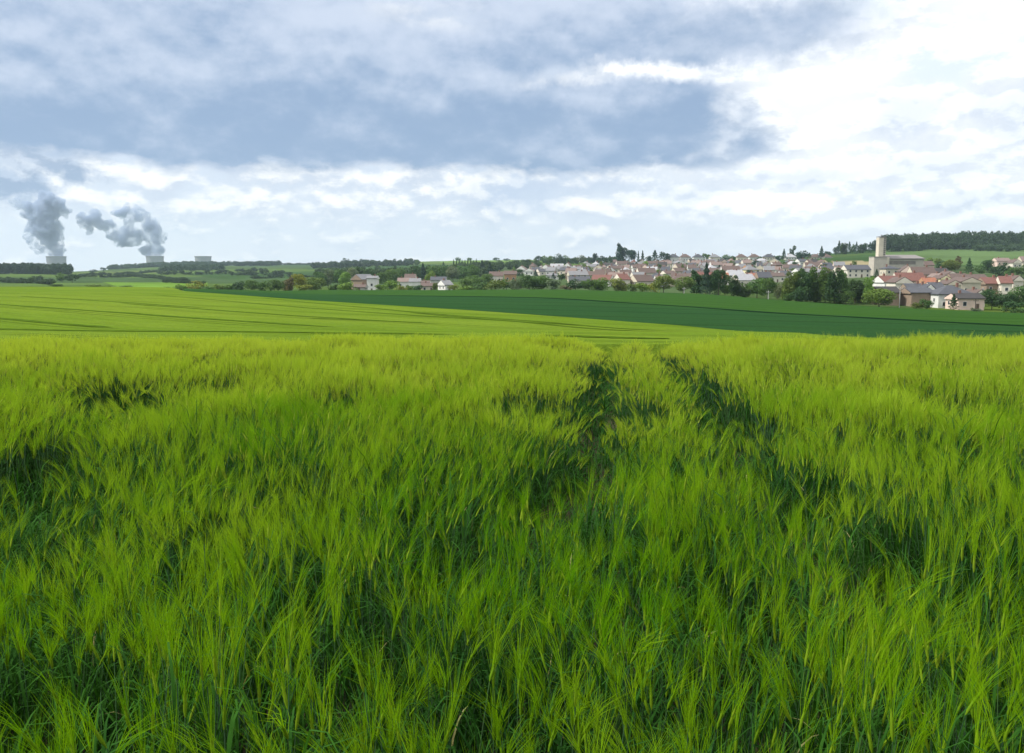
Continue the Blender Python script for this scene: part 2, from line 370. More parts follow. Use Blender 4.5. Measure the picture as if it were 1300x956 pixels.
# line between the two crops
_YC = np.exp(np.linspace(math.log(36), math.log(420), 1200))
def surf_at(px, py, h):
    a = (px - 650) / F * cp; z = canopy(a * _YC, _YC, h); q = proj(a * _YC, _YC, z)[1]
    return float(_YC[np.argmax(q <= py)]) if (q <= py).any() else 400.
_dp = [(232, 369.5), (300, 374.5), (400, 381.5), (490, 387.5), (600, 394), (700, 401), (800, 408.5), (900, 416), (1000, 423), (1100, 428), (1200, 433), (1300, 437)]
_dx = np.arange(232, 1301, 12.0); _ds = np.log([surf_at(a_, float(np.interp(a_, [q[0] for q in _dp], [q[1] for q in _dp])), .86) for a_ in _dx])
_ds = np.exp(np.convolve(np.pad(_ds, 6, mode='reflect', reflect_type='odd'), np.ones(13) / 13, 'valid'))
DIV = [(-400, 352), (100, 352), (215, 352)] + [(float(a_), float(min(b_, 352))) for a_, b_ in zip(_dx, _ds)] + [(1800, float(_ds[-1]) * .9)]
FARE = [(-400, 352), (100, 352), (232, 356), (300, 400), (400, 418), (490, 430), (600, 415), (700, 388), (800, 368), (900, 348), (1000, 320), (1100, 298), (1200, 279), (1300, 268), (1800, 262)]
m_bar = crop_mat('barley_far', (.090, .150, .014, 1), (.120, .176, .019, 1), None, R(38), 14.0, .5, .45, .20)
m_whe = crop_mat('wheat', (.019, .056, .018, 1), (.024, .064, .018, 1), (.030, .076, .015, 1), R(22), 23.0, .8, .4, .20)
crop_sheet('far_barley', [(up(a), 24) for a, _ in DIV], [(up(a), b_) for a, b_ in DIV], 420, 150, .86, m_bar, 'yellow-green barley field beyond the crest, striped with thin wheel tracks')
TRAM = [(420, 374), (490, 375), (600, 376.5), (700, 378.5), (800, 385), (900, 391), (1000, 398.5), (1100, 403), (1200, 409), (1300, 413.5), (1420, 419)]
TRW = [(up(px) * surf_at(px, py, .55), surf_at(px, py, .55)) for px, py in TRAM]
crop_sheet('wheat_field', [(up(a), b_ + .8) for a, b_ in DIV if a >= 232], [(up(a), b_) for a, b_ in FARE if a >= 232], 420, 150, .55, m_whe, 'dark green wheat field sloping towards the village', tone=([x / y for x, y in TRW], [y for x, y in TRW]))
m_tr = mat('shaded_track_green', (.055, .098, .009), .95, .35, .8, 0); m_tw = mat('shaded_track_wheat', (.006, .022, .009), .95, .3, .8, 0)  # dark greens carry the shade between the crop walls of the tracks
def track(pts_px, h, wd, m__, straight=False):  # flat draped strip, the track's shade is only in its colour
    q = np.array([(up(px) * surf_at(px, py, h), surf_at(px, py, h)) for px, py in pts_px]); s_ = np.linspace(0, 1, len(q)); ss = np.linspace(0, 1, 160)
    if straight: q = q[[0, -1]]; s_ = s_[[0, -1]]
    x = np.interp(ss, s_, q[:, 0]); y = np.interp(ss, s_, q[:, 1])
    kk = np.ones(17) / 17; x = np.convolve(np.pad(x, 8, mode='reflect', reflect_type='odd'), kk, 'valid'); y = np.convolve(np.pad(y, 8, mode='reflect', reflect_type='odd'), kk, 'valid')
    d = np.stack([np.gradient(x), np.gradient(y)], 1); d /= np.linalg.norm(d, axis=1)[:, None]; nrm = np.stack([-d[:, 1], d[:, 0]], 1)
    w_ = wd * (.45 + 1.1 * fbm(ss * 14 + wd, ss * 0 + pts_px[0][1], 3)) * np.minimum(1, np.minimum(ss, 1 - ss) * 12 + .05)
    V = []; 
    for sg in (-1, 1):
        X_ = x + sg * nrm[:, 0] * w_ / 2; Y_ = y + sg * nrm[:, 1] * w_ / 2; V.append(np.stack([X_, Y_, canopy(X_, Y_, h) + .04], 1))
    V = np.vstack(V); n = len(x); i_ = np.arange(n - 1)[:, None]; link('shaded_wheel_track', mesh_np('shaded_wheel_track', V, [np.hstack([i_, i_ + 1, i_ + 1 + n, i_ + n])], mats=[m__]), kind='structure')
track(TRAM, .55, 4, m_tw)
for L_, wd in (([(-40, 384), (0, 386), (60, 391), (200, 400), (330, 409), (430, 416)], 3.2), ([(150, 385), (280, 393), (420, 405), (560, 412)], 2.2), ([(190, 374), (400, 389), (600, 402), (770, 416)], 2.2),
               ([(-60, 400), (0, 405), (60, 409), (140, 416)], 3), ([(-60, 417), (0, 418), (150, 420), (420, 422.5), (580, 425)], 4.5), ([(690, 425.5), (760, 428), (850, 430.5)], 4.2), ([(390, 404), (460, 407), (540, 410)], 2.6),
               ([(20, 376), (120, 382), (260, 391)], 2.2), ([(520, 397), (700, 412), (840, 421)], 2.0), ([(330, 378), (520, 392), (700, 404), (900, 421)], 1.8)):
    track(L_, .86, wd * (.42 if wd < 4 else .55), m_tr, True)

# ------------------------------------------------------------------ barley in the foreground
def leafmat(name, c1, c2, trans=.35, nscale=.8, rough=.55, spec=.25, objcol=False, far_tint=None):
    m = bpy.data.materials.new(name); m.use_nodes = True; t = NT(m.node_tree); b = m.node_tree.nodes['Principled BSDF']; out = m.node_tree.nodes['Material Output']
    pos = t.node('ShaderNodeNewGeometry').outputs['Position']
    n = t.noise(pos, nscale, 4, .6); n2 = t.noise(pos, nscale * 9, 3, .6)
    f = t.m('ADD', t.m('MULTIPLY', n, .65), t.m('MULTIPLY', n2, .35))
    if objcol:
        oc = t.node('ShaderNodeObjectInfo').outputs['Color']
        c = t.mix(1, oc, t.ramp(f, .3, .7, .72, 1.3, False), 'MULTIPLY')
    else:
        c = t.mix(t.ramp(f, .36, .64), c1, c2)
        if far_tint:
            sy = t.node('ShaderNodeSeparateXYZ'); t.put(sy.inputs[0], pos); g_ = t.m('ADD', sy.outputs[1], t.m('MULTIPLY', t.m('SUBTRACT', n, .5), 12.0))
            c = t.mix(t.ramp(g_, 1.5, 15, 0, .9), c, far_tint)  # blends to a paler, yellower colour with growing distance
    t.put(b.inputs['Base Color'], c); b.inputs['Roughness'].default_value = rough; b.inputs['Specular IOR Level'].default_value = spec
    tr = t.node('ShaderNodeBsdfTranslucent'); t.put(tr.inputs[0], t.mix(1, c, (1.25, 1.2, .7, 1), 'MULTIPLY'))
    mx = t.node('ShaderNodeMixShader'); mx.inputs[0].default_value = trans
    t.l.new(b.outputs[0], mx.inputs[1]); t.l.new(tr.outputs[0], mx.inputs[2]); t.l.new(mx.outputs[0], out.inputs[0])
    return m
M_AWN = leafmat('barley_awn', (.080, .235, .002, 1), (.185, .345, .004, 1), .46, .7, .8, .03, far_tint=(.38, .48, .05, 1))
M_EAR = leafmat('barley_ear', (.10, .21, .006, 1), (.20, .30, .012, 1), .2, 1.1, .7, .08, far_tint=(.34, .38, .06, 1))
M_LEAF = leafmat('barley_leaf', (.016, .066, .010, 1), (.034, .115, .012, 1), .3, 1.0, .8, .08)
M_STEM = leafmat('barley_stem', (.035, .085, .045, 1), (.06, .13, .035, 1), .08, 1.4, .8, .1)
M_DRY = leafmat('barley_dry', (.30, .26, .10, 1), (.22, .22, .08, 1), .2, 1.4)
class Acc:
    def __init__(s): s.V = []; s.T = []; s.M = []; s.n = 0
    def strip(s, pts, wid, side, mi):
        """tapered ribbon through pts, ends in a point when the last width is 0"""
        pts = np.asarray(pts); k_ = len(pts)
        for q in range(k_):
            s.V.append(pts[q] - side * wid[q] / 2); s.V.append(pts[q] + side * wid[q] / 2)
        for q in range(k_ - 1):
            a = s.n + 2 * q
            s.T.append((a, a + 1, a + 3)); s.M.append(mi); s.T.append((a, a + 3, a + 2)); s.M.append(mi)
        s.n += 2 * k_
    def tube(s, pts, rad, mi, k_=3):
        pts = np.asarray(pts)
        for q, p in enumerate(pts):
            for g in range(k_):
                a = 2 * math.pi * g / k_; s.V.append(p + rad[q] * np.array([math.cos(a), math.sin(a), 0]))
        for q in range(len(pts) - 1):
            for g in range(k_):
                a = s.n + q * k_ + g; b_ = s.n + q * k_ + (g + 1) % k_
                s.T.append((a, b_, b_ + k_)); s.M.append(mi); s.T.append((a, b_ + k_, a + k_)); s.M.append(mi)
        s.n += len(pts) * k_
def barley_plant(acc, bx, by, H, lod, rnd, lean, leafy=1.0, ear=True):
    la = rnd.uniform(0, 2 * math.pi); lm = abs(rnd.gauss(0, .07)) * H
    lean = np.array([lean[0] + math.cos(la) * lm, lean[1] + math.sin(la) * lm, 0])
    base = np.array([bx, by, 0.]); hs = H * .74
    def at_(f_): return base + np.array([0, 0, hs * f_]) + lean * f_ ** 2
    acc.tube([at_(0), at_(.5), at_(1)], [.0024 * lod, .002 * lod, .0014 * lod], 3)
    nl = int((4 if lod < 1.5 else 2) * leafy)
    for q in range(nl):
        f_ = rnd.uniform(.1, .78); p = at_(f_); a = rnd.uniform(0, 2 * math.pi)
        d = np.array([math.cos(a), math.sin(a), 0]); L = rnd.uniform(.12, .22); upv = rnd.uniform(1.1, 2.0); droop = rnd.random() ** 2 * 1.3
        side = np.array([-d[1], d[0], 0.]) * lod ** .5
        pts = [p, p + d * L * .14 + np.array([0, 0, L * .35 * upv]), p + d * L * .36 + np.array([0, 0, L * (.62 * upv - .08 * droop)]), p + d * L * (.6 + .2 * droop) + np.array([0, 0, L * (.78 * upv - .3 * droop)]), p + d * L * (.8 + .5 * droop) + np.array([0, 0, L * (.84 * upv - .85 * droop)])]
        wd = rnd.uniform(.005, .010)
        acc.strip(pts, [wd * .7, wd, wd * .85, wd * .55, .0005], side, 4 if rnd.random() < .006 else 2)
    if not ear: return
    top = at_(1); tang = lean * 2 / max(hs, .1); tang[2] = 1; tang /= np.linalg.norm(tang)
    a = rnd.uniform(0, 2 * math.pi); nod = rnd.uniform(0, .45)
    tang = tang + np.array([math.cos(a), math.sin(a), 0]) * nod * .5 + lean * .6; tang /= np.linalg.norm(tang)
    EL = rnd.uniform(.055, .08)
    e1 = top + tang * EL
    acc.tube([top, top + tang * EL * .25, top + tang * EL * .7, e1], [.0015 * lod, .005 * lod ** .5, .0042 * lod ** .5, .001], 1, 4)
    side0 = np.cross(tang, [0.3, 1, 0.1]); side0 /= np.linalg.norm(side0); side1 = np.cross(tang, side0)
    na_ = 17 if lod < 1.5 else (12 if lod < 2.5 else 8)
    for q in range(na_):
        f_ = (q + .5) / na_; p = top + tang * EL * f_ * .95
        a = q * 2.4 + rnd.uniform(-.5, .5); o = math.cos(a) * side0 + math.sin(a) * side1
        L = rnd.uniform(.12, .18) * (1.1 - .2 * f_); spread = rnd.uniform(.08, .26)
        dd = tang + o * spread; dd /= np.linalg.norm(dd)
        mid = p + dd * L * .5; end = p + dd * L * .98 + lean * .22 + np.array([0, 0, -.01]) * rnd.random()
        sd = np.cross(dd, [rnd.uniform(-1, 1), rnd.uniform(-1, 1), .2]); sd /= np.linalg.norm(sd) + 1e-6
        wd = .0013 * lod
        acc.strip([p, mid, end], [wd, wd * .8, wd * .15], sd, 0)
BPROTO = []
pc = bpy.data.collections.new('barley_tufts')
def tuft(seed, n, lod, size, hmul=1, leafy=1.0, ear=1.0):
    rnd = random.Random(seed); acc = Acc()
    lean = (rnd.uniform(-.05, .05), rnd.uniform(-.03, .03))
    for q in range(n):
        barley_plant(acc, rnd.uniform(-size, size), rnd.uniform(-size, size), rnd.gauss(.93, .075) * hmul, lod, rnd, lean, leafy, rnd.random() < ear)
    me = mesh_np('barley_tuft', np.array(acc.V), [np.array(acc.T)], mats=[M_AWN, M_EAR, M_LEAF, M_STEM, M_DRY], midx=acc.M)
    o = bpy.data.objects.new('tuft_%02d' % len(BPROTO), me); pc.objects.link(o); BPROTO.append(o)
for s_ in range(7): tuft(100 + s_, 16, 1.0, .15, 1, 1.5, .80)                      # 0-6 near
for s_ in range(4): tuft(200 + s_, 17, 2.0, .16)                      # 7-10 farther
for s_ in range(3): tuft(300 + s_, 16, 1.1, .16, .62, 1.6, .12)       # 11-13 low leafy growth in gaps and tracks
for s_ in range(3): tuft(400 + s_, 16, 3.4, .20)                      # 14-16 beyond the crest
pts = []; 
cell = .25
def track_c(y): return .32 + .12 * y + .05 * math.sin(y * .9)
def track_h(y): return .50 + .42 * math.exp(-max(y - 3.6, 0) / 2.2)
def track_off(x, y):
    c = track_c(y); h_ = track_h(y); return min(abs(x - (c - h_)), abs(x - (c + h_)))
gx = np.arange(-34, 36, cell); gy = np.arange(-2.5, 46, cell)
for y0 in gy:
    for x0 in gx:
        lim = max(3.2, .74 * abs(y0) + 3.0)
        if abs(x0) > lim: continue
        if y0 > 26 and rng.random() > .5: continue
        x = x0 + rng.uniform(-.11, .11); y = y0 + rng.uniform(-.11, .11)
        d = math.hypot(x, y)
        if d < .55: continue
        pts.append((x, y, d))
pts = np.array(pts)
nz = fbm(pts[:, 0] / .75 + 40, pts[:, 1] / 1.1 + 11, 3); nb = fbm(pts[:, 0] / 3.0 + 5, pts[:, 1] / 4.0 + 31, 3)
lx = fbm(pts[:, 0] / 1.6 + 3, pts[:, 1] / 2.2 + 70, 3) - .5; ly = fbm(pts[:, 0] / 1.8 + 23, pts[:, 1] / 2.0 + 50, 3) - .5
rows = []; 
for k_, (x, y, d) in enumerate(pts):
    tr_ = track_off(x, y); r_ = rng.random()
    h = .84 + .62 * (nz[k_] - .5) + .22 * (nb[k_] - .5); idx = int(rng.integers(0, 7))
    if d > 7: idx = 7 + int(rng.integers(0, 4))
    if d > 24: idx = 14 + int(rng.integers(0, 3))
    h = min(max(h + .10, .70), 1.10)
    cc_ = track_c(y); h *= 1 - .13 * float(sstep(10, 16, y)) * float(1 - sstep(.8, 1.6, abs(x - cc_)))
    rx, ry = ly[k_] * .35 + rng.uniform(-.06, .06), lx[k_] * (.30 + .6 * float(sstep(3, 8, d))) + rng.uniform(-.07, .07)
    tw_ = .22 + .10 * float(sstep(5, 11, y)); deep = float(sstep(2.8, 5.5, y))
    if tr_ < tw_:
        if r_ < .55 * deep: continue
        rx *= .3; ry *= .3
        if r_ < .35 + .65 * deep: idx = 11 + int(rng.integers(0, 3)); h = rng.uniform(.42, .66) if deep > .5 else rng.uniform(.7, 1.0)
    elif tr_ < tw_ + .12:
        h *= rng.uniform(.78, .95); side = 1
        ry += rng.uniform(-.25, .25)
    elif nz[k_] < .40 + .035 * float(1 - sstep(4, 9, d)) and r_ < .88: idx = 11 + int(rng.integers(0, 3)); h = rng.uniform(.75, 1.05)
    rows.append((x, y, zt1(x, y) - .01, rx, ry, rng.uniform(0, 6.283), rng.uniform(.95, 1.1), h, idx))
rows = np.array(rows); print('tufts', len(rows))
bme = bpy.data.meshes.new('barley_field'); bme.vertices.add(len(rows)); bme.vertices.foreach_set('co', rows[:, :3].astype(np.float32).ravel())
a_ = bme.attributes.new('rot', 'FLOAT_VECTOR', 'POINT'); a_.data.foreach_set('vector', rows[:, 3:6].astype(np.float32).ravel())
a_ = bme.attributes.new('scl', 'FLOAT_VECTOR', 'POINT'); a_.data.foreach_set('vector', rows[:, [6, 6, 7]].astype(np.float32).ravel())
a_ = bme.attributes.new('idx', 'INT', 'POINT'); a_.data.foreach_set('value', rows[:, 8].astype(np.int32))
bo = link('barley_field', bme, kind='stuff', label='green bearded barley crop in the foreground, parted by two wheel tracks', category='crop field')
ng = bpy.data.node_groups.new('barley_scatter', 'GeometryNodeTree'); ng.is_modifier = True
ng.interface.new_socket('Geometry', in_out='INPUT', socket_type='NodeSocketGeometry'); ng.interface.new_socket('Geometry', in_out='OUTPUT', socket_type='NodeSocketGeometry')
gi = ng.nodes.new('NodeGroupInput'); go = ng.nodes.new('NodeGroupOutput'); ip = ng.nodes.new('GeometryNodeInstanceOnPoints'); ci = ng.nodes.new('GeometryNodeCollectionInfo')
ci.inputs['Collection'].default_value = pc; ci.inputs['Separate Children'].default_value = True; ci.inputs['Reset Children'].default_value = True
def attr(nm, dt):
    n = ng.nodes.new('GeometryNodeInputNamedAttribute'); n.data_type = dt; n.inputs['Name'].default_value = nm; return n.outputs['Attribute']
ip.inputs['Pick Instance'].default_value = True
ng.links.new(gi.outputs[0], ip.inputs['Points']); ng.links.new(ci.outputs[0], ip.inputs['Instance']); ng.links.new(attr('idx', 'INT'), ip.inputs['Instance Index'])
ng.links.new(attr('rot', 'FLOAT_VECTOR'), ip.inputs['Rotation']); ng.links.new(attr('scl', 'FLOAT_VECTOR'), ip.inputs['Scale']); ng.links.new(ip.outputs[0], go.inputs[0])
bo.modifiers.new('scatter', 'NODES').node_group = ng

# ------------------------------------------------------------------ trees
M_CROWN = leafmat('tree_leaves', (0, 0, 0, 1), (0, 0, 0, 1), .25, .35, .6, .2, True)
M_BARK = mat('bark', (.10, .085, .065), .9, .3, 3)
def crown_pts(kind, rnd, n):
    """centres of leaf clumps in a unit-tall crown (z 0..1, radius .5) and the outward direction"""
    lob = []
    if kind == 'conifer':
        for q in range(n):
            z = rnd.random() ** .8; ph = rnd.random() * 6.283; tier = .75 + .25 * math.cos(z * 34)
            r_ = .5 * (1 - z) ** .9 * tier * (.75 + .25 * rnd.random()) + .015
            lob.append(((r_ * math.cos(ph), r_ * math.sin(ph), z), (math.cos(ph), math.sin(ph), .35)))
        return lob
    K = []
    if kind == 'round':
        K = [(0, 0, .52, .40)]
        for q in range(13):
            ph = rnd.random() * 6.283; z = rnd.uniform(.16, .84); r_ = .33 * math.sin(math.pi * min(max(z, .12), .88)) * rnd.uniform(.7, 1.1)
            K.append((r_ * math.cos(ph), r_ * math.sin(ph), z, rnd.uniform(.10, .22)))
    elif kind == 'tall':
        for q in range(12):
            ph = rnd.random() * 6.283; z = .1 + .82 * (q + rnd.random() * .6) / 12; r_ = rnd.uniform(.05, .28) * (1 - .5 * abs(z - .4))
            K.append((r_ * math.cos(ph), r_ * math.sin(ph), z, rnd.uniform(.12, .24) * (1.05 - .45 * z)))
    elif kind == 'bush':
        for q in range(12):
            ph = rnd.random() * 6.283; r_ = rnd.uniform(.05, .36); z = rnd.uniform(.12, .72) * (1 - .7 * r_)
            K.append((r_ * math.cos(ph), r_ * math.sin(ph), z + .06, rnd.uniform(.13, .27)))
    wts = [k_[3] ** 2 for k_ in K]
    for q in range(n):
        x, y, z, r_ = rnd.choices(K, wts)[0]
        d = Vector((rnd.gauss(0, 1), rnd.gauss(0, 1), rnd.gauss(.15, 1))).normalized()
        s_ = r_ * (rnd.uniform(.82, 1.08) if rnd.random() < .8 else rnd.uniform(.3, .8))
        pz = z + d.z * s_ * (1.15 if kind == 'tall' else .95)
        if pz < 0.01: pz = .01 + rnd.random() * .05
        lob.append(((x + d.x * s_, y + d.y * s_, pz), tuple(d)))
    return lob
def leaf_quads(C, D, size, rnd_np):
    """one irregular folded leaf clump (two triangles) at each centre"""
    n = len(C); C = np.asarray(C); D = np.asarray(D) + rnd_np.normal(0, .55, (n, 3)); D /= np.linalg.norm(D, axis=1)[:, None]
    up_ = rnd_np.normal(0, 1, (n, 3)); a = np.cross(D, up_); a /= np.linalg.norm(a, axis=1)[:, None] + 1e-9; b_ = np.cross(D, a)
    s_ = size * rnd_np.uniform(.55, 1.25, (n, 1))
    v0 = C + a * s_; v1 = C + b_ * s_ * rnd_np.uniform(.5, 1, (n, 1)) + D * s_ * .3; v2 = C - a * s_ * rnd_np.uniform(.6, 1, (n, 1)); v3 = C - b_ * s_ * rnd_np.uniform(.5, 1, (n, 1)) - D * s_ * .2
    V = np.stack([v0, v1, v2, v3], 1).reshape(-1, 3); i_ = np.arange(n)[:, None] * 4
    return V, np.vstack([i_ + [0, 1, 2], i_ + [0, 2, 3]])
CROWNS = {}
for kd in ('round', 'tall', 'bush', 'conifer'):
    for lod, (n, sz) in enumerate(((3200, .030), (800, .052))):
        for v_ in range(4):
            rnd = random.Random(hash((len(kd), lod, v_)) % 9999 + v_)
            c_ = crown_pts(kd, rnd, n); V, T = leaf_quads([q[0] for q in c_], [q[1] for q in c_], sz * (.8 if kd == 'conifer' else 1), rng)
            CROWNS[kd, lod, v_] = (mesh_np(kd + '_crown', V, [T], mats=[M_CROWN]), V, T)
def trunk_mesh(kind, seed):
    rnd = random.Random(seed); acc = Acc()
    bend = np.array([rnd.uniform(-.03, .03), rnd.uniform(-.03, .03), 0])
    top = .92 if kind in ('conifer', 'tall') else .62
    acc.tube([np.array([0, 0, -.04]), np.array([0, 0, .12]) + bend * .5, np.array([0, 0, .4]) + bend, np.array([0, 0, top]) + bend * 1.5], [.030, .022, .015, .004], 0, 7)
    if kind != 'conifer':
        for q in range(6):
            z = rnd.uniform(.2, .5); a = rnd.random() * 6.283; L = rnd.uniform(.2, .34)
            p = np.array([0, 0, z]) + bend; d = np.array([math.cos(a) * .8, math.sin(a) * .8, .8])
            acc.tube([p, p + d * L * .5, p + d * L + np.array([0, 0, .03])], [.011, .007, .002], 0, 5)
    return mesh_np(kind + '_trunk', np.array(acc.V), [np.array(acc.T)], smooth=True, mats=[M_BARK])
TRUNKS = {(kd, v_): trunk_mesh(kd, v_ * 7 + 3) for kd in ('round', 'tall', 'bush', 'conifer') for v_ in range(2)}
TINT = {'dark green': (.034, .078, .022), 'mid green': (.068, .135, .030), 'light green': (.125, .215, .034), 'olive green': (.105, .155, .030), 'yellow-green': (.18, .22, .035),
        'brownish': (.13, .125, .06), 'blue-green': (.032, .07, .045), 'grey-green': (.12, .16, .08)}
TREES = []   # (root, px, row phrase, desc)
def tree(px, top, wpx, kind, tint, row, base=None, Y=None):
    if Y is None: Y = ground_at(px, base, 262 if px > 1150 else 300)
    Xw = (px - 650) / F * cp * Y; Z = zt1(Xw, Y); ztop = float(zof(top, Y)); H = max(ztop - Z, 1.5); W = wpx * mpp(Y)
    lod = 0 if H / mpp(Y) > 16 else 1; v_ = random.randrange(4)
    nm = {'round': 'broadleaf_tree', 'tall': 'tall_tree', 'bush': 'bush', 'conifer': 'conifer_tree'}[kind]
    r_ = link(nm, None, loc=(Xw, Y, Z)); r_.rotation_euler = (0, 0, random.uniform(0, 6.28))
    r_['category'] = 'bush' if kind == 'bush' else 'tree'
    lo = {'round': .12, 'tall': .08, 'bush': 0, 'conifer': .05}[kind] * H
    c_ = link('crown', CROWNS[kind, lod, v_][0], r_); c_.scale = (W * (1.55 if kind == 'tall' else 1.25), W * (1.55 if kind == 'tall' else 1.25), (H - lo) * (1.16 if kind == 'bush' else 1.06)); c_.location = (0, 0, lo - .02 * H)
    g = random.uniform(.82, 1.2); tn = TINT[tint]; h_ = random.uniform(-.08, .12)
    c_.color = (tn[0] * g * (1 + h_), tn[1] * g, tn[2] * g * (1 - h_), 1)
    tk = link('trunk', TRUNKS[kind, v_ % 2], r_); tk.scale = (max(W, H * .5) * (.9 if kind != 'bush' else .6),) * 2 + (H,)
    kn = {'round': 'rounded tree', 'tall': 'tall slender tree', 'bush': 'bush', 'conifer': 'pointed conifer'}[kind]
    TREES.append((r_, px, row, tint + ' ' + kn)); return r_
def label_rows():
    by = {}
    for r_, px, row, d in TREES: by.setdefault(row, []).append((px, r_, d))
    for row, L in by.items():
        L.sort(key=lambda q: q[0])
        for i_, (px, r_, d) in enumerate(L):
            r_['group'] = 'trees ' + row if len(L) > 1 else 'trees'
            r_['label'] = (d + ', ' + ordinal(i_ + 1) + ' from left ' + row) if len(L) > 1 else d + ' ' + row
RW1 = 'along the wheat before the hamlet'
for px, top, wp, kd, tn in [(215, 363, 12, 'bush', 'mid green'), (228, 361, 16, 'bush', 'light green'), (247, 356.5, 22, 'round', 'yellow-green'), (262, 362, 15, 'bush', 'mid green'), (276, 361, 16, 'bush', 'light green'),
        (291, 360, 16, 'bush', 'mid green'), (305, 357, 18, 'bush', 'dark green'), (319, 355, 17, 'round', 'mid green'), (333, 357, 18, 'bush', 'mid green'), (348, 354, 21, 'round', 'mid green'),
        (361, 356, 12, 'bush', 'grey-green'), (368, 351, 13, 'tall', 'brownish'), (379, 347, 20, 'round', 'yellow-green'), (386, 361, 20, 'bush', 'yellow-green'), (400, 351.5, 25, 'round', 'olive green'),
        (425, 359, 20, 'bush', 'mid green'), (440, 356, 22, 'bush', 'light green')]:
    tree(px, top, wp, kd, tn, RW1, Y=random.uniform(424, 470) if px > 300 else random.uniform(440, 520))
RW2 = 'at the hamlet and wheat edge'
for px, top, wp, kd, tn in [(481, 361, 12, 'bush', 'light green'), (495, 355.5, 24, 'bush', 'light green'), (509, 361, 14, 'bush', 'yellow-green'), (521, 361, 13, 'bush', 'light green'), (531, 361, 12, 'bush', 'dark green'),
        (553, 359, 8, 'tall', 'olive green'), (577, 361, 14, 'bush', 'olive green'), (596, 361, 22, 'bush', 'light green'), (613, 357, 24, 'bush', 'mid green')]:
    tree(px, top, wp, kd, tn, RW2, Y=random.uniform(440, 470))
RW3 = 'in the thicket below the village'
for px, top, wp, kd, tn in [(628, 355, 26, 'bush', 'olive green'), (643, 354, 24, 'round', 'mid green'), (658, 351, 22, 'bush', 'grey-green'), (672, 349, 26, 'round', 'mid green'), (688, 349, 27, 'bush', 'mid green'),
        (702, 354, 20, 'bush', 'grey-green'), (718, 362, 16, 'bush', 'brownish'), (731, 354, 19, 'round', 'dark green'), (749, 353, 20, 'bush', 'mid green'), (764, 351, 22, 'bush', 'light green'), (785, 354, 20, 'tall', 'yellow-green'),
        (803, 360, 18, 'bush', 'olive green'), (818, 357, 17, 'bush', 'light green'), (831, 359, 15, 'bush', 'yellow-green')]:
    tree(px, top, wp, kd, tn, RW3, Y=random.uniform(398, 425))
RW4 = 'in the dark row right of the thicket'
for px, top, wp, kd, tn in [(843, 349, 25, 'round', 'olive green'), (868, 350, 24, 'round', 'olive green'), (885, 343, 22, 'tall', 'dark green'), (897, 334.5, 18, 'conifer', 'blue-green'), (902, 349, 24, 'round', 'dark green'), (913, 341, 22, 'round', 'dark green'),
        (921, 359, 22, 'bush', 'mid green'), (932, 351, 18, 'tall', 'dark green'), (944, 358, 22, 'bush', 'mid green'), (962, 353, 24, 'round', 'mid green'), (975, 352, 20, 'round', 'mid green'), (988, 357, 18, 'bush', 'grey-green')]:
    tree(px, top, wp, kd, tn, RW4, Y=random.uniform(352, 385) if px < 930 else random.uniform(340, 362))
RW5 = 'left of the round bush'
for px, top, wp, kd, tn in [(1003, 347, 18, 'tall', 'olive green'), (1013, 342, 20, 'tall', 'mid green'), (1024, 343, 20, 'tall', 'dark green'), (1036, 341, 22, 'tall', 'mid green'), (1049, 341.5, 20, 'tall', 'mid green'),
        (1061, 342, 20, 'tall', 'dark green'), (1072, 344, 18, 'tall', 'mid green'), (1060, 366, 22, 'bush', 'mid green'), (1030, 369, 22, 'bush', 'olive green'), (1087, 354, 22, 'round', 'dark green'), (1094, 365, 20, 'round', 'dark green'), (1104, 353, 15, 'tall', 'light green'),
        (1001, 366, 20, 'bush', 'mid green'), (1015, 364, 20, 'bush', 'dark green'), (1043, 366, 20, 'bush', 'dark green'), (1075, 368, 20, 'bush', 'mid green'), (1090, 372, 20, 'bush', 'olive green')]:
    tree(px, top, wp, kd, tn, RW5, Y=random.uniform(316, 338))
tree(1118, 366, 40, 'round', 'light green', 'wide and round, in front of the dark barn', Y=304)
tree(1178, 380, 17, 'round', 'mid green', 'small, at the wheat edge below the brick barn', Y=291)
tree(1166, 384, 13, 'bush', 'olive green', 'low, against the brick barn wall', Y=292)
tree(1213, 374, 13, 'conifer', 'dark green', 'between the white house and pink bungalow', Y=298)
tree(1241, 391, 13, 'bush', 'grey-green', 'small, alone on the grass slope', Y=284)
RW6 = 'clumped at the right edge'
for px, top, wp, kd, tn, yy in [(1262, 366, 26, 'round', 'dark green', 305), (1280, 372, 24, 'round', 'dark green', 300), (1296, 361, 26, 'round', 'mid green', 305), (1290, 382, 24, 'bush', 'dark green', 284), (1301, 391, 22, 'bush', 'mid green', 278), (1316, 358, 30, 'round', 'dark green', 300), (1335, 365, 30, 'round', 'mid green', 295)]:
    tree(px, top, wp, kd, tn, RW6, Y=yy)
RW7 = 'on the slope right of the church'
for px, top, wp, kd, tn, bs in [(1190, 328, 10, 'round', 'olive green', 337), (1197, 331, 14, 'round', 'dark green', 345), (1208, 329, 20, 'round', 'olive green', 346), (1216, 325, 11, 'tall', 'brownish', 343), (1230, 328, 12, 'conifer', 'dark green', 347),
        (1244, 336, 14, 'round', 'mid green', 349), (1253, 329.5, 16, 'round', 'dark green', 346), (1264, 338, 18, 'round', 'dark green', 351), (1274, 333, 14, 'round', 'dark green', 348), (1284, 339, 14, 'bush', 'mid green', 350), (1297, 336, 16, 'round', 'mid green', 352), (1180, 327, 8, 'round', 'light green', 333)]:
    tree(px, top, wp, kd, tn, RW7, base=bs)
RW8 = 'on the skyline behind the village'
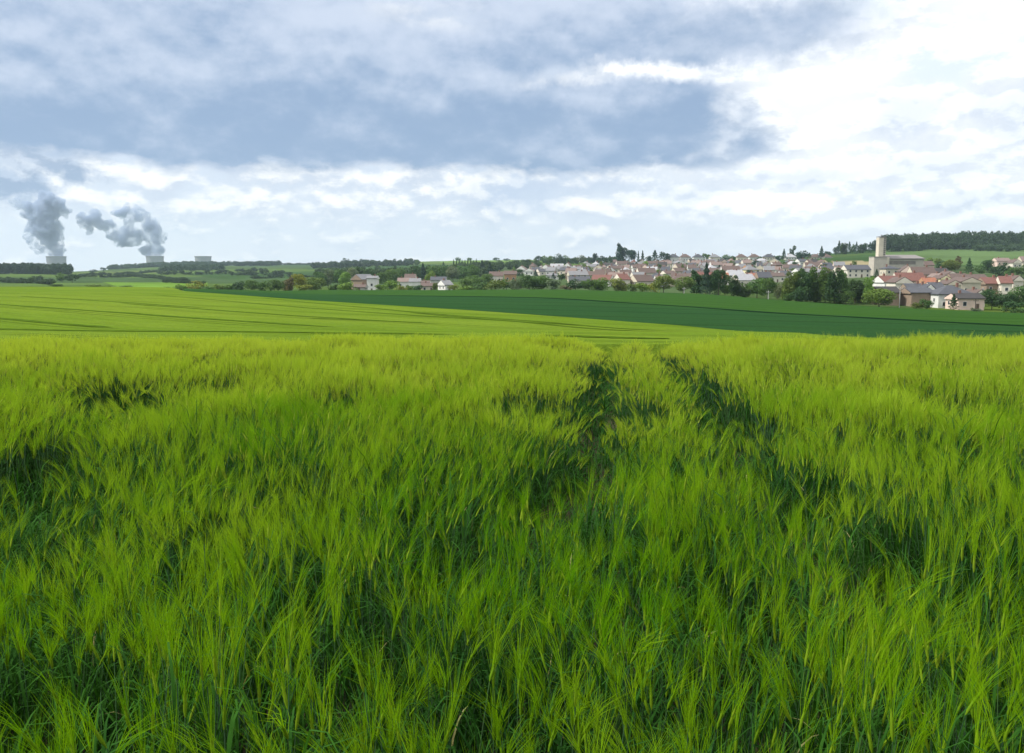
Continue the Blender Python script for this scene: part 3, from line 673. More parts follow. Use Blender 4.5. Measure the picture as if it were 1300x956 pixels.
for px, top, wp, kd, tn in [(700, 325, 10, 'round', 'mid green'), (708, 322, 12, 'round', 'blue-green'), (717, 324, 10, 'round', 'mid green'), (727, 328, 9, 'conifer', 'blue-green'), (737, 324, 12, 'round', 'grey-green'), (747, 326, 8, 'conifer', 'blue-green'), (755, 321.5, 9, 'tall', 'blue-green'),
        (764, 324.5, 9, 'round', 'blue-green'), (774, 325, 10, 'conifer', 'dark green'), (788, 309, 15, 'tall', 'blue-green'), (801, 316.5, 14, 'round', 'blue-green'), (810, 319, 5, 'conifer', 'blue-green'), (815.5, 318.5, 7, 'conifer', 'blue-green'), (823, 325, 8, 'round', 'blue-green'), (831, 318, 13, 'conifer', 'blue-green'),
        (843, 320, 14, 'round', 'blue-green'), (896, 322, 12, 'round', 'mid green'), (906, 326, 12, 'round', 'mid green'), (923, 323, 12, 'round', 'mid green'), (931, 326, 7, 'round', 'dark green'), (965, 326, 9, 'round', 'dark green'), (984, 325, 9, 'round', 'mid green'),
        (994.5, 316.5, 8, 'conifer', 'blue-green'), (1005, 313, 9, 'tall', 'dark green'), (1018, 318, 14, 'round', 'blue-green'), (1027, 321, 7, 'conifer', 'dark green'), (1042, 313, 9, 'conifer', 'blue-green'), (1050, 319, 9, 'round', 'blue-green')]:
    tree(px, top, wp, kd, tn, RW8, Y=random.uniform(1080, 1200) if px > 780 else random.uniform(1250, 1450))
RW9 = 'on the hill left of the church tower'
for k_ in range(13):
    px = 1060 + k_ * 4.3 + random.uniform(-.8, .8); tree(px, random.uniform(306, 313) - k_ * .25, random.uniform(6, 9), random.choice(['conifer', 'tall', 'round']), random.choice(['blue-green', 'dark green']), RW9, Y=random.uniform(1180, 1260))
RW10 = 'in the valley wood behind the hamlet'
for px, top, wp, kd, tn, yy in [(406, 345, 16, 'round', 'mid green', 640), (416, 343, 15, 'tall', 'grey-green', 660), (428, 341, 17, 'round', 'mid green', 720), (438, 344, 14, 'round', 'light green', 600), (447, 340, 16, 'round', 'grey-green', 760), (457, 339, 17, 'tall', 'mid green', 780), (470, 341, 16, 'round', 'dark green', 720),
        (484, 345, 16, 'round', 'mid green', 660), (497, 341, 18, 'round', 'mid green', 720), (507, 339.5, 17, 'round', 'mid green', 760), (527, 338, 15, 'round', 'dark green', 740), (537, 335, 13, 'conifer', 'blue-green', 760), (545, 344, 14, 'bush', 'light green', 640), (550, 337, 18, 'round', 'mid green', 760), (562, 337, 17, 'round', 'mid green', 800),
        (575, 338, 18, 'round', 'grey-green', 780), (588, 337, 18, 'round', 'mid green', 800), (601, 336, 17, 'round', 'mid green', 760), (612, 331, 14, 'conifer', 'blue-green', 900), (622, 334, 14, 'conifer', 'blue-green', 820), (604, 349, 22, 'bush', 'mid green', 560), (592, 352, 18, 'bush', 'mid green', 540), (618, 347, 16, 'round', 'mid green', 600)]:
    tree(px, top, wp, kd, tn, RW10, Y=yy)
RW11 = 'on the far slope above the hamlet'
for px, top, wp, kd, tn, yy in [(439, 327.5, 10, 'round', 'blue-green', 2100), (462, 329, 11, 'round', 'blue-green', 2000), (452, 330, 12, 'round', 'blue-green', 2000), (530, 329.5, 6, 'round', 'mid green', 1700), (582, 326.5, 7, 'round', 'mid green', 2400), (596, 327, 7, 'round', 'mid green', 2400), (630, 327, 8, 'round', 'blue-green', 2200), (643, 328, 8, 'round', 'blue-green', 2200), (657, 332, 14, 'round', 'mid green', 1500),
        (671, 329, 12, 'round', 'mid green', 1500), (684, 325, 11, 'round', 'blue-green', 1600), (692, 324.5, 10, 'round', 'mid green', 1500), (563, 332.5, 6, 'conifer', 'dark green', 1300)]:
    tree(px, top, wp, kd, tn, RW11, Y=yy)
RW12 = 'lined above the valley wood'
for k_ in range(9): tree(576 + k_ * 3.6, random.uniform(329, 331), 4.6, 'conifer', 'dark green', RW12, Y=1150 + k_ * 5)
tree(78, 346, 14, 'round', 'mid green', 'left one of a pair in the low fields', Y=800)
tree(91, 347.5, 17, 'round', 'dark green', 'right one of a pair in the low fields', Y=780)
RW13 = 'across the low left fields'
for px, top, wp, kd, tn, yy in [(10, 352, 12, 'bush', 'dark green', 950), (48, 349, 14, 'bush', 'dark green', 1000), (30, 358, 14, 'bush', 'dark green', 760), (70, 360.5, 16, 'bush', 'mid green', 600), (118, 361, 18, 'bush', 'light green', 560), (135, 362, 12, 'bush', 'light green', 560), (160, 362, 16, 'bush', 'light green', 560), (105, 347, 8, 'round', 'blue-green', 1300),
        (118, 342, 9, 'round', 'blue-green', 1900), (131, 339.5, 7, 'round', 'blue-green', 2100), (146, 346, 7, 'round', 'dark green', 1700), (183, 351, 9, 'bush', 'dark green', 1100), (226, 345, 8, 'round', 'dark green', 1500), (279, 336, 13, 'round', 'blue-green', 1600), (265, 341, 9, 'round', 'blue-green', 1700), (236, 354, 9, 'bush', 'dark green', 950)]:
    tree(px, top, wp, kd, tn, RW13, Y=yy)
# garden shrubs and small trees among the near houses
for px, top, wp, kd, tn, bs in [(1166, 356, 9, 'bush', 'dark green', 361), (1200, 361, 8, 'bush', 'mid green', 366), (1151, 372, 12, 'bush', 'dark green', 383), (1244, 364, 9, 'round', 'dark green', 371), (1215, 351, 8, 'bush', 'mid green', 356), (1257, 356, 9, 'round', 'mid green', 364),
        (1231, 381, 8, 'bush', 'dark green', 388), (1252, 380, 11, 'bush', 'mid green', 388), (1136, 346, 8, 'round', 'dark green', 352), (1113, 342, 8, 'conifer', 'dark green', 352), (1126, 343, 7, 'round', 'dark green', 352), (1196, 379, 7, 'bush', 'mid green', 387), (1178, 343, 8, 'bush', 'olive green', 347), (1271, 346, 10, 'bush', 'mid green', 351)]:
    tree(px, top, wp, kd, tn, 'among the near houses', base=bs)
# trees among the houses
def vtrees():
    RV = 'among the roofs of the village'
    done = 0
    for by, n in ((341, 16), (346, 18), (351, 17), (357, 16)):
        for k_ in range(n):
            px = 650 + (k_ + random.random()) * 440 / n
            if 1090 < px < 1180: continue
            tree(px, by - random.uniform(7, 11), random.uniform(7, 13), random.choice(['round', 'round', 'conifer', 'tall', 'bush']), random.choice(['mid green', 'dark green', 'light green', 'olive green', 'blue-green']), 'in the ' + {341: 'top', 346: 'second', 351: 'third', 357: 'lowest'}[by] + ' village street', base=by)
vtrees(); label_rows()

# ------------------------------------------------------------------ woods (one mass each) and hedges
def wood(name, label, spots, kind_w=('round', 'round', 'tall'), tint=(.035, .07, .03), kindprop='stuff', cat='wood'):
    Vs, Ts, n = [], [], 0; Cs = []
    for (x, y, h, w_) in spots:
        kd = random.choice(kind_w); _, V, T = CROWNS[kd, 1, random.randrange(4)]
        a = random.random() * 6.283; ca_, sa_ = math.cos(a), math.sin(a)
        Q = V * np.array([w_, w_, h]); Q = np.stack([Q[:, 0] * ca_ - Q[:, 1] * sa_, Q[:, 0] * sa_ + Q[:, 1] * ca_, Q[:, 2]], 1) + [x, y, zt1(x, y) - .1]
        Vs.append(Q); Ts.append(T + n); n += len(Q)
    o = link(name, mesh_np(name, np.vstack(Vs), [np.vstack(Ts)], mats=[M_CROWN]), label=label, category=cat)
    if kindprop: o['kind'] = kindprop
    o.color = (*tint, 1); return o
def area(px0, px1, Y0, Y1, n, h=(11, 16), w_=(9, 14), f_=None):
    L = []
    for _ in range(n):
        px = random.uniform(px0, px1); y = random.uniform(Y0, Y1)
        if f_ and not f_(px, y): continue
        L.append((up(px) * y, y, random.uniform(*h), random.uniform(*w_)))
    return L
wood('hill_wood', 'dense dark wood crowning the hill behind the church, at right', area(1118, 1480, 1260, 1600, 480, (15, 25), (13, 20)) + area(1130, 1480, 1245, 1275, 90, (10, 16), (12, 17)), tint=(.034, .068, .026))
wood('plantation', 'lighter plantation in front of the dark hill wood, at right edge', area(1236, 1420, 1170, 1240, 110, (7, 9), (9, 12)), tint=(.055, .10, .04))
wood('left_wood', 'dark wood in front of the leftmost cooling tower', area(-120, 93, 1300, 1480, 210, (15, 18), (12, 18)), tint=(.032, .065, .03))
wood('tower_wood', 'long wood below the middle and right cooling towers', area(138, 262, 2500, 2800, 170, (10, 15), (16, 26)) + area(205, 275, 1700, 2100, 60, (9, 14), (12, 20)), tint=(.04, .08, .035))
wood('ridge_wood', 'low wood along the skyline right of the cooling towers', area(262, 355, 2450, 2800, 110, (8, 14), (16, 28)) + area(355, 400, 2700, 2850, 25, (6, 8), (16, 28)), tint=(.036, .07, .035))
wood('slope_wood', 'band of woodland on the skyline above the yellow-green round tree', area(396, 530, 1800, 2100, 150, (9, 14), (12, 20), lambda px, y: random.random() < 1.2 - (px - 396) / 260), tint=(.04, .075, .035))
wood('valley_wood', 'green woodland filling the valley behind the hamlet', area(400, 628, 850, 1150, 200, (9, 14), (9, 15)) + area(600, 700, 1100, 1300, 60, (8, 12), (9, 14)), tint=(.05, .09, .032))
wood('street_trees', 'low trees massed along the skyline behind the village', area(690, 790, 1300, 1500, 45, (7, 10), (8, 13)) + area(780, 1060, 1150, 1230, 70, (4, 7), (6, 10)), tint=(.04, .08, .035))
def hedge(label, px0, y0, px1, y1, h=4.5):
    Y0 = ground_at(px0, y0, 460); Y1 = ground_at(px1, y1, 460)
    a = np.array([up(px0) * Y0, Y0]); b_ = np.array([up(px1) * Y1, Y1]); n = max(4, int(np.linalg.norm(b_ - a) / (h * 1.1)))
    n = min(n, 70); L = []
    for k_ in range(n):
        p = a + (b_ - a) * (k_ + random.random() * .5) / n; 
        if random.random() < .12: continue
        L.append((p[0], p[1], h * random.uniform(.6, 1.35), max(h * random.uniform(1.2, 2), np.linalg.norm(b_ - a) / n * 1.3)))
    wood('hedge', label, L, ('bush', 'round'), tint=(.035, .07, .028), kindprop=None, cat='hedge')['group'] = 'field hedges on the left slopes'
hedge('dark hedge across the low fields under the left wood', 0, 358, 65, 361.5)
hedge('dark hedge running right from the pair of trees', 100, 352.5, 190, 350.5)
hedge('long hedge below the wood of the middle cooling tower', 112, 349, 205, 345.5)
hedge('hedge slanting down right of the pair of trees', 168, 350, 235, 358, 4)
hedge('lower hedge on the slope below the rightmost cooling tower', 202, 349, 292, 348, 7)
hedge('upper hedge on the slope below the rightmost cooling tower', 205, 342.5, 262, 343, 6)
hedge('hedge in the middle of the slope right of the cooling towers', 293, 350, 372, 350, 8)
hedge('short hedge above the middle slope hedge', 300, 345.5, 335, 345, 7)
hedge('low hedge edging the bright green field', 205, 359, 260, 361, 3)
hedge('hedge along the foot of the far slope left of the valley wood', 320, 354, 400, 352, 5)

# ------------------------------------------------------------------ houses
WALLS = {'white': (.66, .65, .62), 'cream': (.66, .61, .52), 'beige': (.56, .50, .40), 'pale yellow': (.70, .64, .40), 'pink': (.68, .52, .45), 'brown': (.27, .205, .155), 'grey': (.44, .43, .41), 'orange-brown': (.42, .24, .14)}
ROOFS = {'red': (.15, .065, .052), 'brown': (.105, .072, .062), 'slate': (.055, .058, .07), 'orange': (.27, .105, .06), 'grey': (.17, .17, .18), 'pale': (.34, .34, .36), 'dark': (.038, .034, .034), 'pinkish': (.185, .135, .12)}  # pale: bright sky glare on roofs put into the base colour
MW = {k_: mat('wall_' + k_.replace(' ', '_'), v, .9, .10, .6, .1) for k_, v in WALLS.items()}
def roofmat(k_, c):
    m = mat('roof_' + k_, c, .55 if k_ in ('pale', 'grey', 'slate') else .75, .2, 1.3, .4); return m
MR = {k_: roofmat(k_, v) for k_, v in ROOFS.items()}
M_WIN = mat('window_glass', (.035, .04, .05), .15, .2, 1, .5); M_FRM = mat('window_frame', (.7, .7, .68), .6, .05, 1); M_DOOR = mat('door_paint', (.12, .08, .06), .6, .2, 2)
M_CHIM = mat('chimney_brick', (.24, .13, .10), .9, .2, 3)
def roof_bm(w_, d, hw, hr, typ, oh=.45, th=.22):
    bm = bmesh.new(); X0, X1, Y0, Y1 = -w_ / 2 - oh, w_ / 2 + oh, -d / 2 - oh, d / 2 + oh; z0 = hw - .02
    if typ == 'side': rid = [(X0, 0), (X1, 0)]
    elif typ == 'gable': rid = [(0, Y0), (0, Y1)]
    else:
        k_ = max((w_ - d) / 2, .01) if w_ > d else 0; q = 0 if w_ > d else max((d - w_) / 2, .01)
        rid = [(-k_, -q), (k_, q)]
    lo = [bm.verts.new((x, y, z0)) for x, y in ((X0, Y0), (X1, Y0), (X1, Y1), (X0, Y1))]
    mi = [bm.verts.new((x, y, z0 + th)) for x, y in ((X0, Y0), (X1, Y0), (X1, Y1), (X0, Y1))]
    a, b_ = [bm.verts.new((x, y, z0 + th + hr)) for x, y in rid]
    bm.faces.new(lo[::-1])
    for k_ in range(4): bm.faces.new((lo[k_], lo[(k_ + 1) % 4], mi[(k_ + 1) % 4], mi[k_]))
    if typ == 'gable' or (typ == 'hip' and d >= w_):
        bm.faces.new((mi[0], mi[1], a)); bm.faces.new((mi[1], mi[2], b_, a)); bm.faces.new((mi[2], mi[3], b_)); bm.faces.new((mi[3], mi[0], a, b_))
    else:
        bm.faces.new((mi[0], mi[1], b_, a)); bm.faces.new((mi[1], mi[2], b_)); bm.faces.new((mi[2], mi[3], a, b_)); bm.faces.new((mi[3], mi[0], a))
    bmesh.ops.recalc_face_normals(bm, faces=bm.faces); return bm
def wall_bm(w_, d, hw, hr, typ, found=2.0):
    bm = bmesh.new(); box(bm, -w_ / 2, w_ / 2, -d / 2, d / 2, -found, hw)
    e = .03
    return bm
def gable_bm(w_, d, hw, hr, typ, sd_, oh=.45):
    """the triangular wall ends that stand just proud of the roof ends"""
    bm = bmesh.new()
    for s_ in (sd_,):
        if typ == 'gable':
            yy = s_ * (d / 2 + oh + .02); yi = yy - s_ * .35; v = [(-w_ / 2, yy, hw - .3), (w_ / 2, yy, hw - .3), (w_ / 2, yy, hw + .1), (0, yy, hw + hr - .05), (-w_ / 2, yy, hw + .1)]
            v2 = [(x, yi, z) for x, _, z in v]
        else:
            xx = s_ * (w_ / 2 + oh + .02); xi = xx - s_ * .35; v = [(xx, -d / 2, hw - .3), (xx, d / 2, hw - .3), (xx, d / 2, hw + .1), (xx, 0, hw + hr - .05), (xx, -d / 2, hw + .1)]
            v2 = [(xi, y, z) for _, y, z in v]
        a = [bm.verts.new(q) for q in v]; b_ = [bm.verts.new(q) for q in v2]
        bm.faces.new(a); bm.faces.new(b_[::-1])
        for k_ in range(5): bm.faces.new((a[k_], b_[k_], b_[(k_ + 1) % 5], a[(k_ + 1) % 5]))
    bmesh.ops.recalc_face_normals(bm, faces=bm.faces); return bm
def window(parent, x, y, z, w_, h, face='front'):
    bm = bmesh.new()
    if face == 'front': box(bm, x - w_ / 2, x + w_ / 2, y - .05, y, z - h / 2, z + h / 2)
    else: box(bm, y - .05 if face == 'left' else y, y if face == 'left' else y + .05, x - w_ / 2, x + w_ / 2, z - h / 2, z + h / 2)
    o = link('window', bm_mesh('window', bm, M_WIN), parent)
    bm = bmesh.new()
    t_ = .10
    def bx(a, b_, c_, d_):
        if face == 'front': box(bm, a, b_, y - .09, y - .002, c_, d_)
        elif face == 'left': box(bm, y - .09, y - .002, a, b_, c_, d_)
        else: box(bm, y + .002, y + .09, a, b_, c_, d_)
    bx(x - w_ / 2 - t_, x - w_ / 2, z - h / 2 - t_, z + h / 2 + t_); bx(x + w_ / 2, x + w_ / 2 + t_, z - h / 2 - t_, z + h / 2 + t_)
    bx(x - w_ / 2, x + w_ / 2, z + h / 2, z + h / 2 + t_); bx(x - w_ / 2, x + w_ / 2, z - h / 2 - t_, z - h / 2)
    link('frame', bm_mesh('frame', bm, M_FRM), o); return o
def house(px0, px1, yb, ye, yr, typ, wall, roof, label=None, depth=9.5, yaw=0, Y=None, group=None, win=True, nm='house', ymin=262, chim=True):
    px = (px0 + px1) / 2
    if Y is None: Y = ground_at(px, yb, ymin)
    m_ = mpp(Y); w_ = (px1 - px0) * m_; Xw = up(px) * Y
    # the wall foot is where the land meets it; heights come from the picture
    zb = float(zof(yb, Y)); Z = min(zt1(Xw, Y), zb + 1.0)
    hw = max(float(zof(ye, Y)) - Z, 2.2); hr = max(float(zof(yr, Y)) - float(zof(ye, Y)), 1.0)
    cy_ = math.cos(yaw); w2 = max(w_ * .92 - abs(math.sin(yaw)) * depth * .8, 4.0) / max(cy_, .5) if yaw else w_ * .93
    if typ == 'gable': w2 = w_ * .93
    r_ = link(nm, None, loc=(Xw, Y + depth / 2, Z)); r_.rotation_euler = (0, 0, yaw)
    r_['category'] = 'house' if nm == 'house' else nm.replace('_', ' '); 
    if label: r_['label'] = label
    if group: r_['group'] = group
    far = Y > 620
    link('wall', bm_mesh('wall', wall_bm(w2, depth, hw, hr, typ), MW[wall]), r_)
    rf = link('roof', bm_mesh('roof', roof_bm(w2, depth, hw, hr, typ), MR[roof]), r_)
    if typ != 'hip':
        for sd_ in (-1, 1): link('gable', bm_mesh('gable', gable_bm(w2, depth, hw, hr, typ, sd_), MW[wall]), r_)
    if chim:
        bm = bmesh.new(); cx = random.choice((-1, 1)) * w2 * .22; cyy = 0 if typ != 'gable' else random.uniform(-.2, .2) * depth; s_ = .38
        if typ == 'gable': cx *= .3
        box(bm, cx - s_, cx + s_, cyy - s_, cyy + s_, hw + hr * .45, hw + hr + 1.1); link('chimney', bm_mesh('chimney', bm, M_CHIM), rf)
    if win:
        n = max(1, int(w2 / 3.2)); st = 2 if hw > 4.6 and not far else 1
        for s_ in range(st):
            for k_ in range(n):
                zz = 1.5 + s_ * 2.7 if st == 2 else hw * .55
                if zz + .7 > hw: continue
                x_ = -w2 / 2 + (k_ + .5) * w2 / n
                if s_ == 0 and k_ == n // 2 and not far:
                    bm = bmesh.new(); box(bm, x_ - .5, x_ + .5, -depth / 2 - .06, -depth / 2, 0.0, 2.1); link('door', bm_mesh('door', bm, M_DOOR), r_); continue
                window(r_, x_, -depth / 2, zz, 1.15, 1.35)
        if not far:
            for fc, xs in (('left', -w2 / 2), ('right', w2 / 2)):
                for k_ in (-1, 1): window(r_, k_ * depth * .22, xs, min(hw * .6, 4), 1.0, 1.2, fc)
    return r_
GN = 'houses in the near part of the village'
H = lambda *a, **k_: house(*a, group=GN, **k_)
H(1118, 1148, 364.5, 358, 350.5, 'side', 'white', 'red', 'white house with a red roof behind the round bush', yaw=R(10), Y=392)
H(1137, 1160, 368, 359, 352, 'gable', 'cream', 'brown', 'cream gable house jutting in front of the red-roofed white house', Y=376)
H(1141, 1177, 364, 357, 346.5, 'side', 'cream', 'red', 'long cream house with a wide red roof right of the cream gable', Y=412)
H(1146, 1164, 351, 345, 337.5, 'gable', 'pink', 'brown', 'pinkish gable house just below the church hall', Y=500, yaw=R(-12))
H(1160, 1190, 355, 349, 339, 'side', 'beige', 'brown', 'wide brown-roofed house right of the pinkish gable', Y=470)
H(1171, 1186, 340, 337, 331.5, 'side', 'beige', 'brown', 'brown-roofed house at the right end of the church hall', Y=640)
H(1183, 1206, 351, 346, 340.5, 'side', 'grey', 'dark', 'grey house with a dark roof below the olive trees', Y=520)
H(1177, 1193, 366, 361, 353, 'side', 'orange-brown', 'orange', 'small house with a bright orange roof', Y=400)
H(1190, 1199, 358, 352, 347.5, 'gable', 'pink', 'pinkish', 'narrow pink gable house between the orange roof and the yellow house', Y=440)
H(1194, 1208, 361, 354, 350, 'gable', 'pale yellow', 'brown', 'pale yellow gable house right of the orange roof', Y=415)
H(1199, 1219, 357, 350, 344.5, 'gable', 'cream', 'brown', 'cream gable house behind the pale yellow one', Y=450)
H(1155, 1180, 372, 368, 360.5, 'side', 'brown', 'slate', 'slate-roofed house above the brick barn', Y=350)
H(1176, 1188, 373, 367, 361, 'gable', 'white', 'slate', 'narrow white gable squeezed between slate roofs', Y=345)
H(1186, 1202, 372, 367, 359, 'side', 'beige', 'slate', 'slate-roofed house left of the white hipped house', Y=352)
H(1158, 1188, 386, 372, 366, 'side', 'brown', 'slate', 'brown brick barn facing the wheat field', Y=318, nm='barn', win=False, chim=False)
H(1204, 1222, 369, 361, 356, 'gable', 'beige', 'brown', 'beige gable house behind the white hipped house', Y=365)
H(1211, 1232, 361, 355, 347.5, 'side', 'brown', 'brown', 'long brown-roofed house in the middle of the brown roofs', Y=420)
H(1221, 1247, 368, 358, 352.5, 'gable', 'beige', 'brown', 'wide beige gable house right of the white hipped house', Y=372, depth=13)
H(1232, 1256, 360, 355, 348.5, 'side', 'beige', 'brown', 'brown-roofed house left of the two red roofs', Y=430)
H(1192, 1240, 388, 374, 363, 'hip', 'white', 'slate', 'white house with a blue-grey hipped roof facing the grass slope', Y=312, depth=11)
H(1218, 1253, 386.5, 379.5, 373, 'side', 'pink', 'dark', 'low pink bungalow with a dark roof on the grass slope', Y=300, depth=9)
H(1240, 1253, 380, 374, 368, 'gable', 'cream', 'brown', 'small cream gable house behind the pink bungalow', Y=330)
H(1253, 1276, 366, 360.5, 352.5, 'side', 'brown', 'red', 'red-roofed house with brown walls near the right clump of trees', Y=385)
H(1274, 1292, 366, 360, 351, 'side', 'cream', 'red', 'cream house with a steep red roof near the right edge', Y=380, yaw=R(-14))
H(1287, 1301, 362, 356, 350, 'gable', 'cream', 'brown', 'cream gable house at the very right edge', Y=390)
H(1118, 1145, 383, 372, 364.5, 'side', 'brown', 'dark', 'dark barn half hidden by the wide round bush', Y=322, nm='barn', win=False, chim=False)
H(1265, 1283, 336, 331.5, 327.5, 'side', 'pink', 'pinkish', 'pink-roofed house high on the slope under the hill wood', Y=760)
H(1285, 1297, 339, 334, 329.5, 'gable', 'cream', 'brown', 'cream house high on the slope at the right edge', Y=720)
H(1297, 1316, 338, 332, 325.5, 'side', 'beige', 'pinkish', 'pinkish roof cut by the right edge of the picture, high on the slope', Y=740)
H(1075, 1106, 353, 342.5, 336.5, 'side', 'cream', 'slate', 'long cream school building with a slate roof left of the church', Y=585, depth=12, nm='school_building')
H(1124, 1142, 351, 341.5, 337.5, 'hip', 'beige', 'slate', 'low beige house with a hipped roof before the church', Y=560)
H(1076, 1084, 380, 373, 368.5, 'gable', 'cream', 'brown', 'cream gable peeping through the trees left of the round bush', Y=345)
# hamlet on the left
GH = 'hamlet buildings left of the village'
H = lambda *a, **k_: house(*a, group=GH, **k_)
H(450, 467, 362, 355, 348.5, 'gable', 'brown', 'grey', 'big grey-roofed barn with a brown gable left of the hamlet', Y=520, depth=14, nm='barn', win=False, chim=False, yaw=R(-25))
H(465, 478, 362, 353.5, 350.5, 'side', 'white', 'grey', 'white-walled wing at the right end of the grey barn', Y=512)
H(448, 463, 369, 366, 362.5, 'side', 'grey', 'brown', 'small brown roof below the grey barn', Y=468)
H(504, 520, 362, 358, 353, 'side', 'white', 'pinkish', 'pinkish-roofed white house at the left end of the hamlet', Y=600)
H(513, 527, 358, 354, 348, 'side', 'cream', 'brown', 'brown-roofed house standing above the hamlet', Y=680)
H(519, 533, 363, 358, 353.5, 'side', 'white', 'grey', 'grey-roofed white house second in the hamlet', Y=580)
H(534, 545, 363, 359, 356.5, 'side', 'white', 'brown', 'small brown-roofed white house mid hamlet', Y=560)
H(546, 566, 361, 356, 351.5, 'side', 'grey', 'slate', 'long slate roof at the back of the hamlet', Y=620)
H(534, 552, 368, 363.5, 359.5, 'side', 'beige', 'brown', 'brown roof low at the front of the hamlet', Y=480)
H(556, 573, 368, 362, 356, 'side', 'white', 'grey', 'white-gabled house with a grey roof at the right end of the hamlet', Y=490, yaw=R(30))
H(621, 639, 354, 350.5, 345, 'side', 'white', 'brown', 'long white house with a brown roof at the left end of the village', Y=640)
H(640, 656, 353, 348.5, 344, 'side', 'orange-brown', 'brown', 'orange-brown house left in the village above the thicket', Y=630)
# skyline row
SK = []
for (a, b_, roof) in [(848, 862, 'slate'), (863, 877, 'brown'), (880, 893, 'slate'), (901, 914, 'grey'), (935, 948, 'brown'), (951, 965, 'brown'), (969, 984, 'slate'), (997, 1011, 'pale'), (1029, 1043, 'brown'), (1046, 1056, 'brown')]:
    SK.append((a, b_, roof))
for i_, (a, b_, roof) in enumerate(SK):
    house(a, b_, 331, 326.5, 322.5, 'hip', random.choice(['white', 'cream']), roof, '%s-roofed house, %s from left in the row of houses on the skyline' % (roof if roof != 'brown' else 'brown', ordinal(i_ + 1)), Y=random.uniform(1080, 1130), group='houses in the skyline row', depth=10)
# the mass of the village in terraces, from the back down to the trees
ROWN = {337: 'top', 340: 'second', 343.3: 'third', 346.8: 'fourth', 350.5: 'fifth', 354.5: 'sixth', 359: 'seventh', 364: 'lowest'}
for yb, rn in ROWN.items():
    px = {337: 770, 340: 730, 343.3: 668, 346.8: 655, 350.5: 660, 354.5: 690, 359: 716, 364: 720}[yb] + random.uniform(0, 8)
    end = {337: 1040, 340: 1062, 343.3: 1070, 346.8: 1072, 350.5: 1074, 354.5: 1072, 359: 1000, 364: 990}[yb]; L = []
    while px < end:
        Y = ground_at(px, yb, 420); m_ = mpp(Y)
        w_ = random.choice((random.uniform(7, 11), random.uniform(10, 16))) / m_ ; hw = random.uniform(2.9, 5.2) / m_; hr = random.uniform(2.4, 3.9) / m_
        if px + w_ > end + 6: break
        L.append((px, px + w_, yb + random.uniform(-.8, .8), hw, hr)); px += w_ + random.choice((0.5, 1.5, random.uniform(2, 8)))
    for i_, (a, b_, y_, hw, hr) in enumerate(L):
        roof = random.choices(list(ROOFS), [.8, 7, 4, .25, 5, 2.4, 1.5, 2.4])[0]; wall = random.choices(list(WALLS), [6, 4, 4, .15, 1.5, 1, 2.5, .2])[0]
        typ = random.choices(['side', 'gable', 'hip'], [5, 2.5, 1])[0]
        if typ == 'gable' and (b_ - a) * mpp(800) > 11: typ = 'side'
        house(a, b_, y_, y_ - hw, y_ - hw - hr, typ, wall, roof, '%s-roofed %s house, %s from left in the %s village street' % (roof, wall, ordinal(i_ + 1), rn), yaw=random.uniform(-.45, .45), group='houses of the village streets', ymin=420)

# ------------------------------------------------------------------ church
Yc = 605; m_ = mpp(Yc); cxw = up(1138) * Yc; zc = zt1(cxw, Yc) - 1.0
M_ST = mat('church_stone', (.60, .54, .44), .9, .1, .4, .1); M_ST2 = mat('church_render', (.46, .42, .36), .9, .1, .4, .1)
M_CR = mat('church_roof', (.20, .185, .18), .75, .12, 1, .3); M_BAND = mat('church_glass', (.10, .085, .085), .4, .2, .8, .4)
ch = link('church', None, loc=(cxw, Yc, zc), category='church', label='modern beige church with a tall square tower and a long low hall')
def lx_(p): return (p - 1138) * m_
def lz_(q): return float(zof(q, Yc)) - zc
def part(name, m__, boxes, parent=ch):
    bm = bmesh.new()
    for q in boxes: box(bm, *q)
    return link(name, bm_mesh(name, bm, m__), parent)
tb = lz_(326.5)
part('tower_base', M_ST2, [(lx_(1106.5), lx_(1122), -4, 5, -4, tb)])
part('tower_base_cornice', M_CR, [(lx_(1106.2), lx_(1122.3), -4.2, 5.2, tb, tb + .35)])
tw = part('bell_tower', M_ST, [(lx_(1112), lx_(1117.6), -3.4, 1.4, tb + .35, lz_(301.8))])
part('tower_side_face', M_ST2, [(lx_(1117.6) + .003, lx_(1121), -3.1, 1.2, tb + .35, lz_(301.2))], tw)
for k_ in range(9): part('louvre', M_BAND, [(lx_(1118.3), lx_(1120.4), -3.16, -3.105, tb + 1.5 + k_ * 1.35, tb + 2.2 + k_ * 1.35)], tw)
part('tower_cap', M_CR, [(lx_(1111.8), lx_(1121.2), -3.6, 1.6, lz_(301.2) + .003, lz_(300.8) + .2)])
part('cross', M_CR, [(lx_(1116.6) - .09, lx_(1116.6) + .09, -1, -.82, lz_(300.8) + .2, lz_(298)), (lx_(1116.6) - .7, lx_(1116.6) + .7, -.8, -.64, lz_(298.8), lz_(298.8) + .2)])
part('nave_wall', M_ST2, [(lx_(1122) + .003, lx_(1170), -2, 14, -4, lz_(329))])
bm = bmesh.new(); X0, X1 = lx_(1121.5) + .5, lx_(1171); z0 = lz_(329) + .003; z1 = lz_(323.3)
vv = [bm.verts.new(q) for q in ((X0, -2.8, z0), (X1, -2.8, z0), (X1, 14.8, z0), (X0, 14.8, z0), (X0 + 1, 6, z1), (X1 - 3, 6, z1), (X0, -2.8, z0 + .5), (X1, -2.8, z0 + .5), (X1, 14.8, z0 + .5), (X0, 14.8, z0 + .5))]
for f_ in ((3, 2, 1, 0), (0, 1, 7, 6), (1, 2, 8, 7), (2, 3, 9, 8), (3, 0, 6, 9), (6, 7, 5, 4), (7, 8, 5), (8, 9, 4, 5), (9, 6, 4)): bm.faces.new([vv[q] for q in f_])
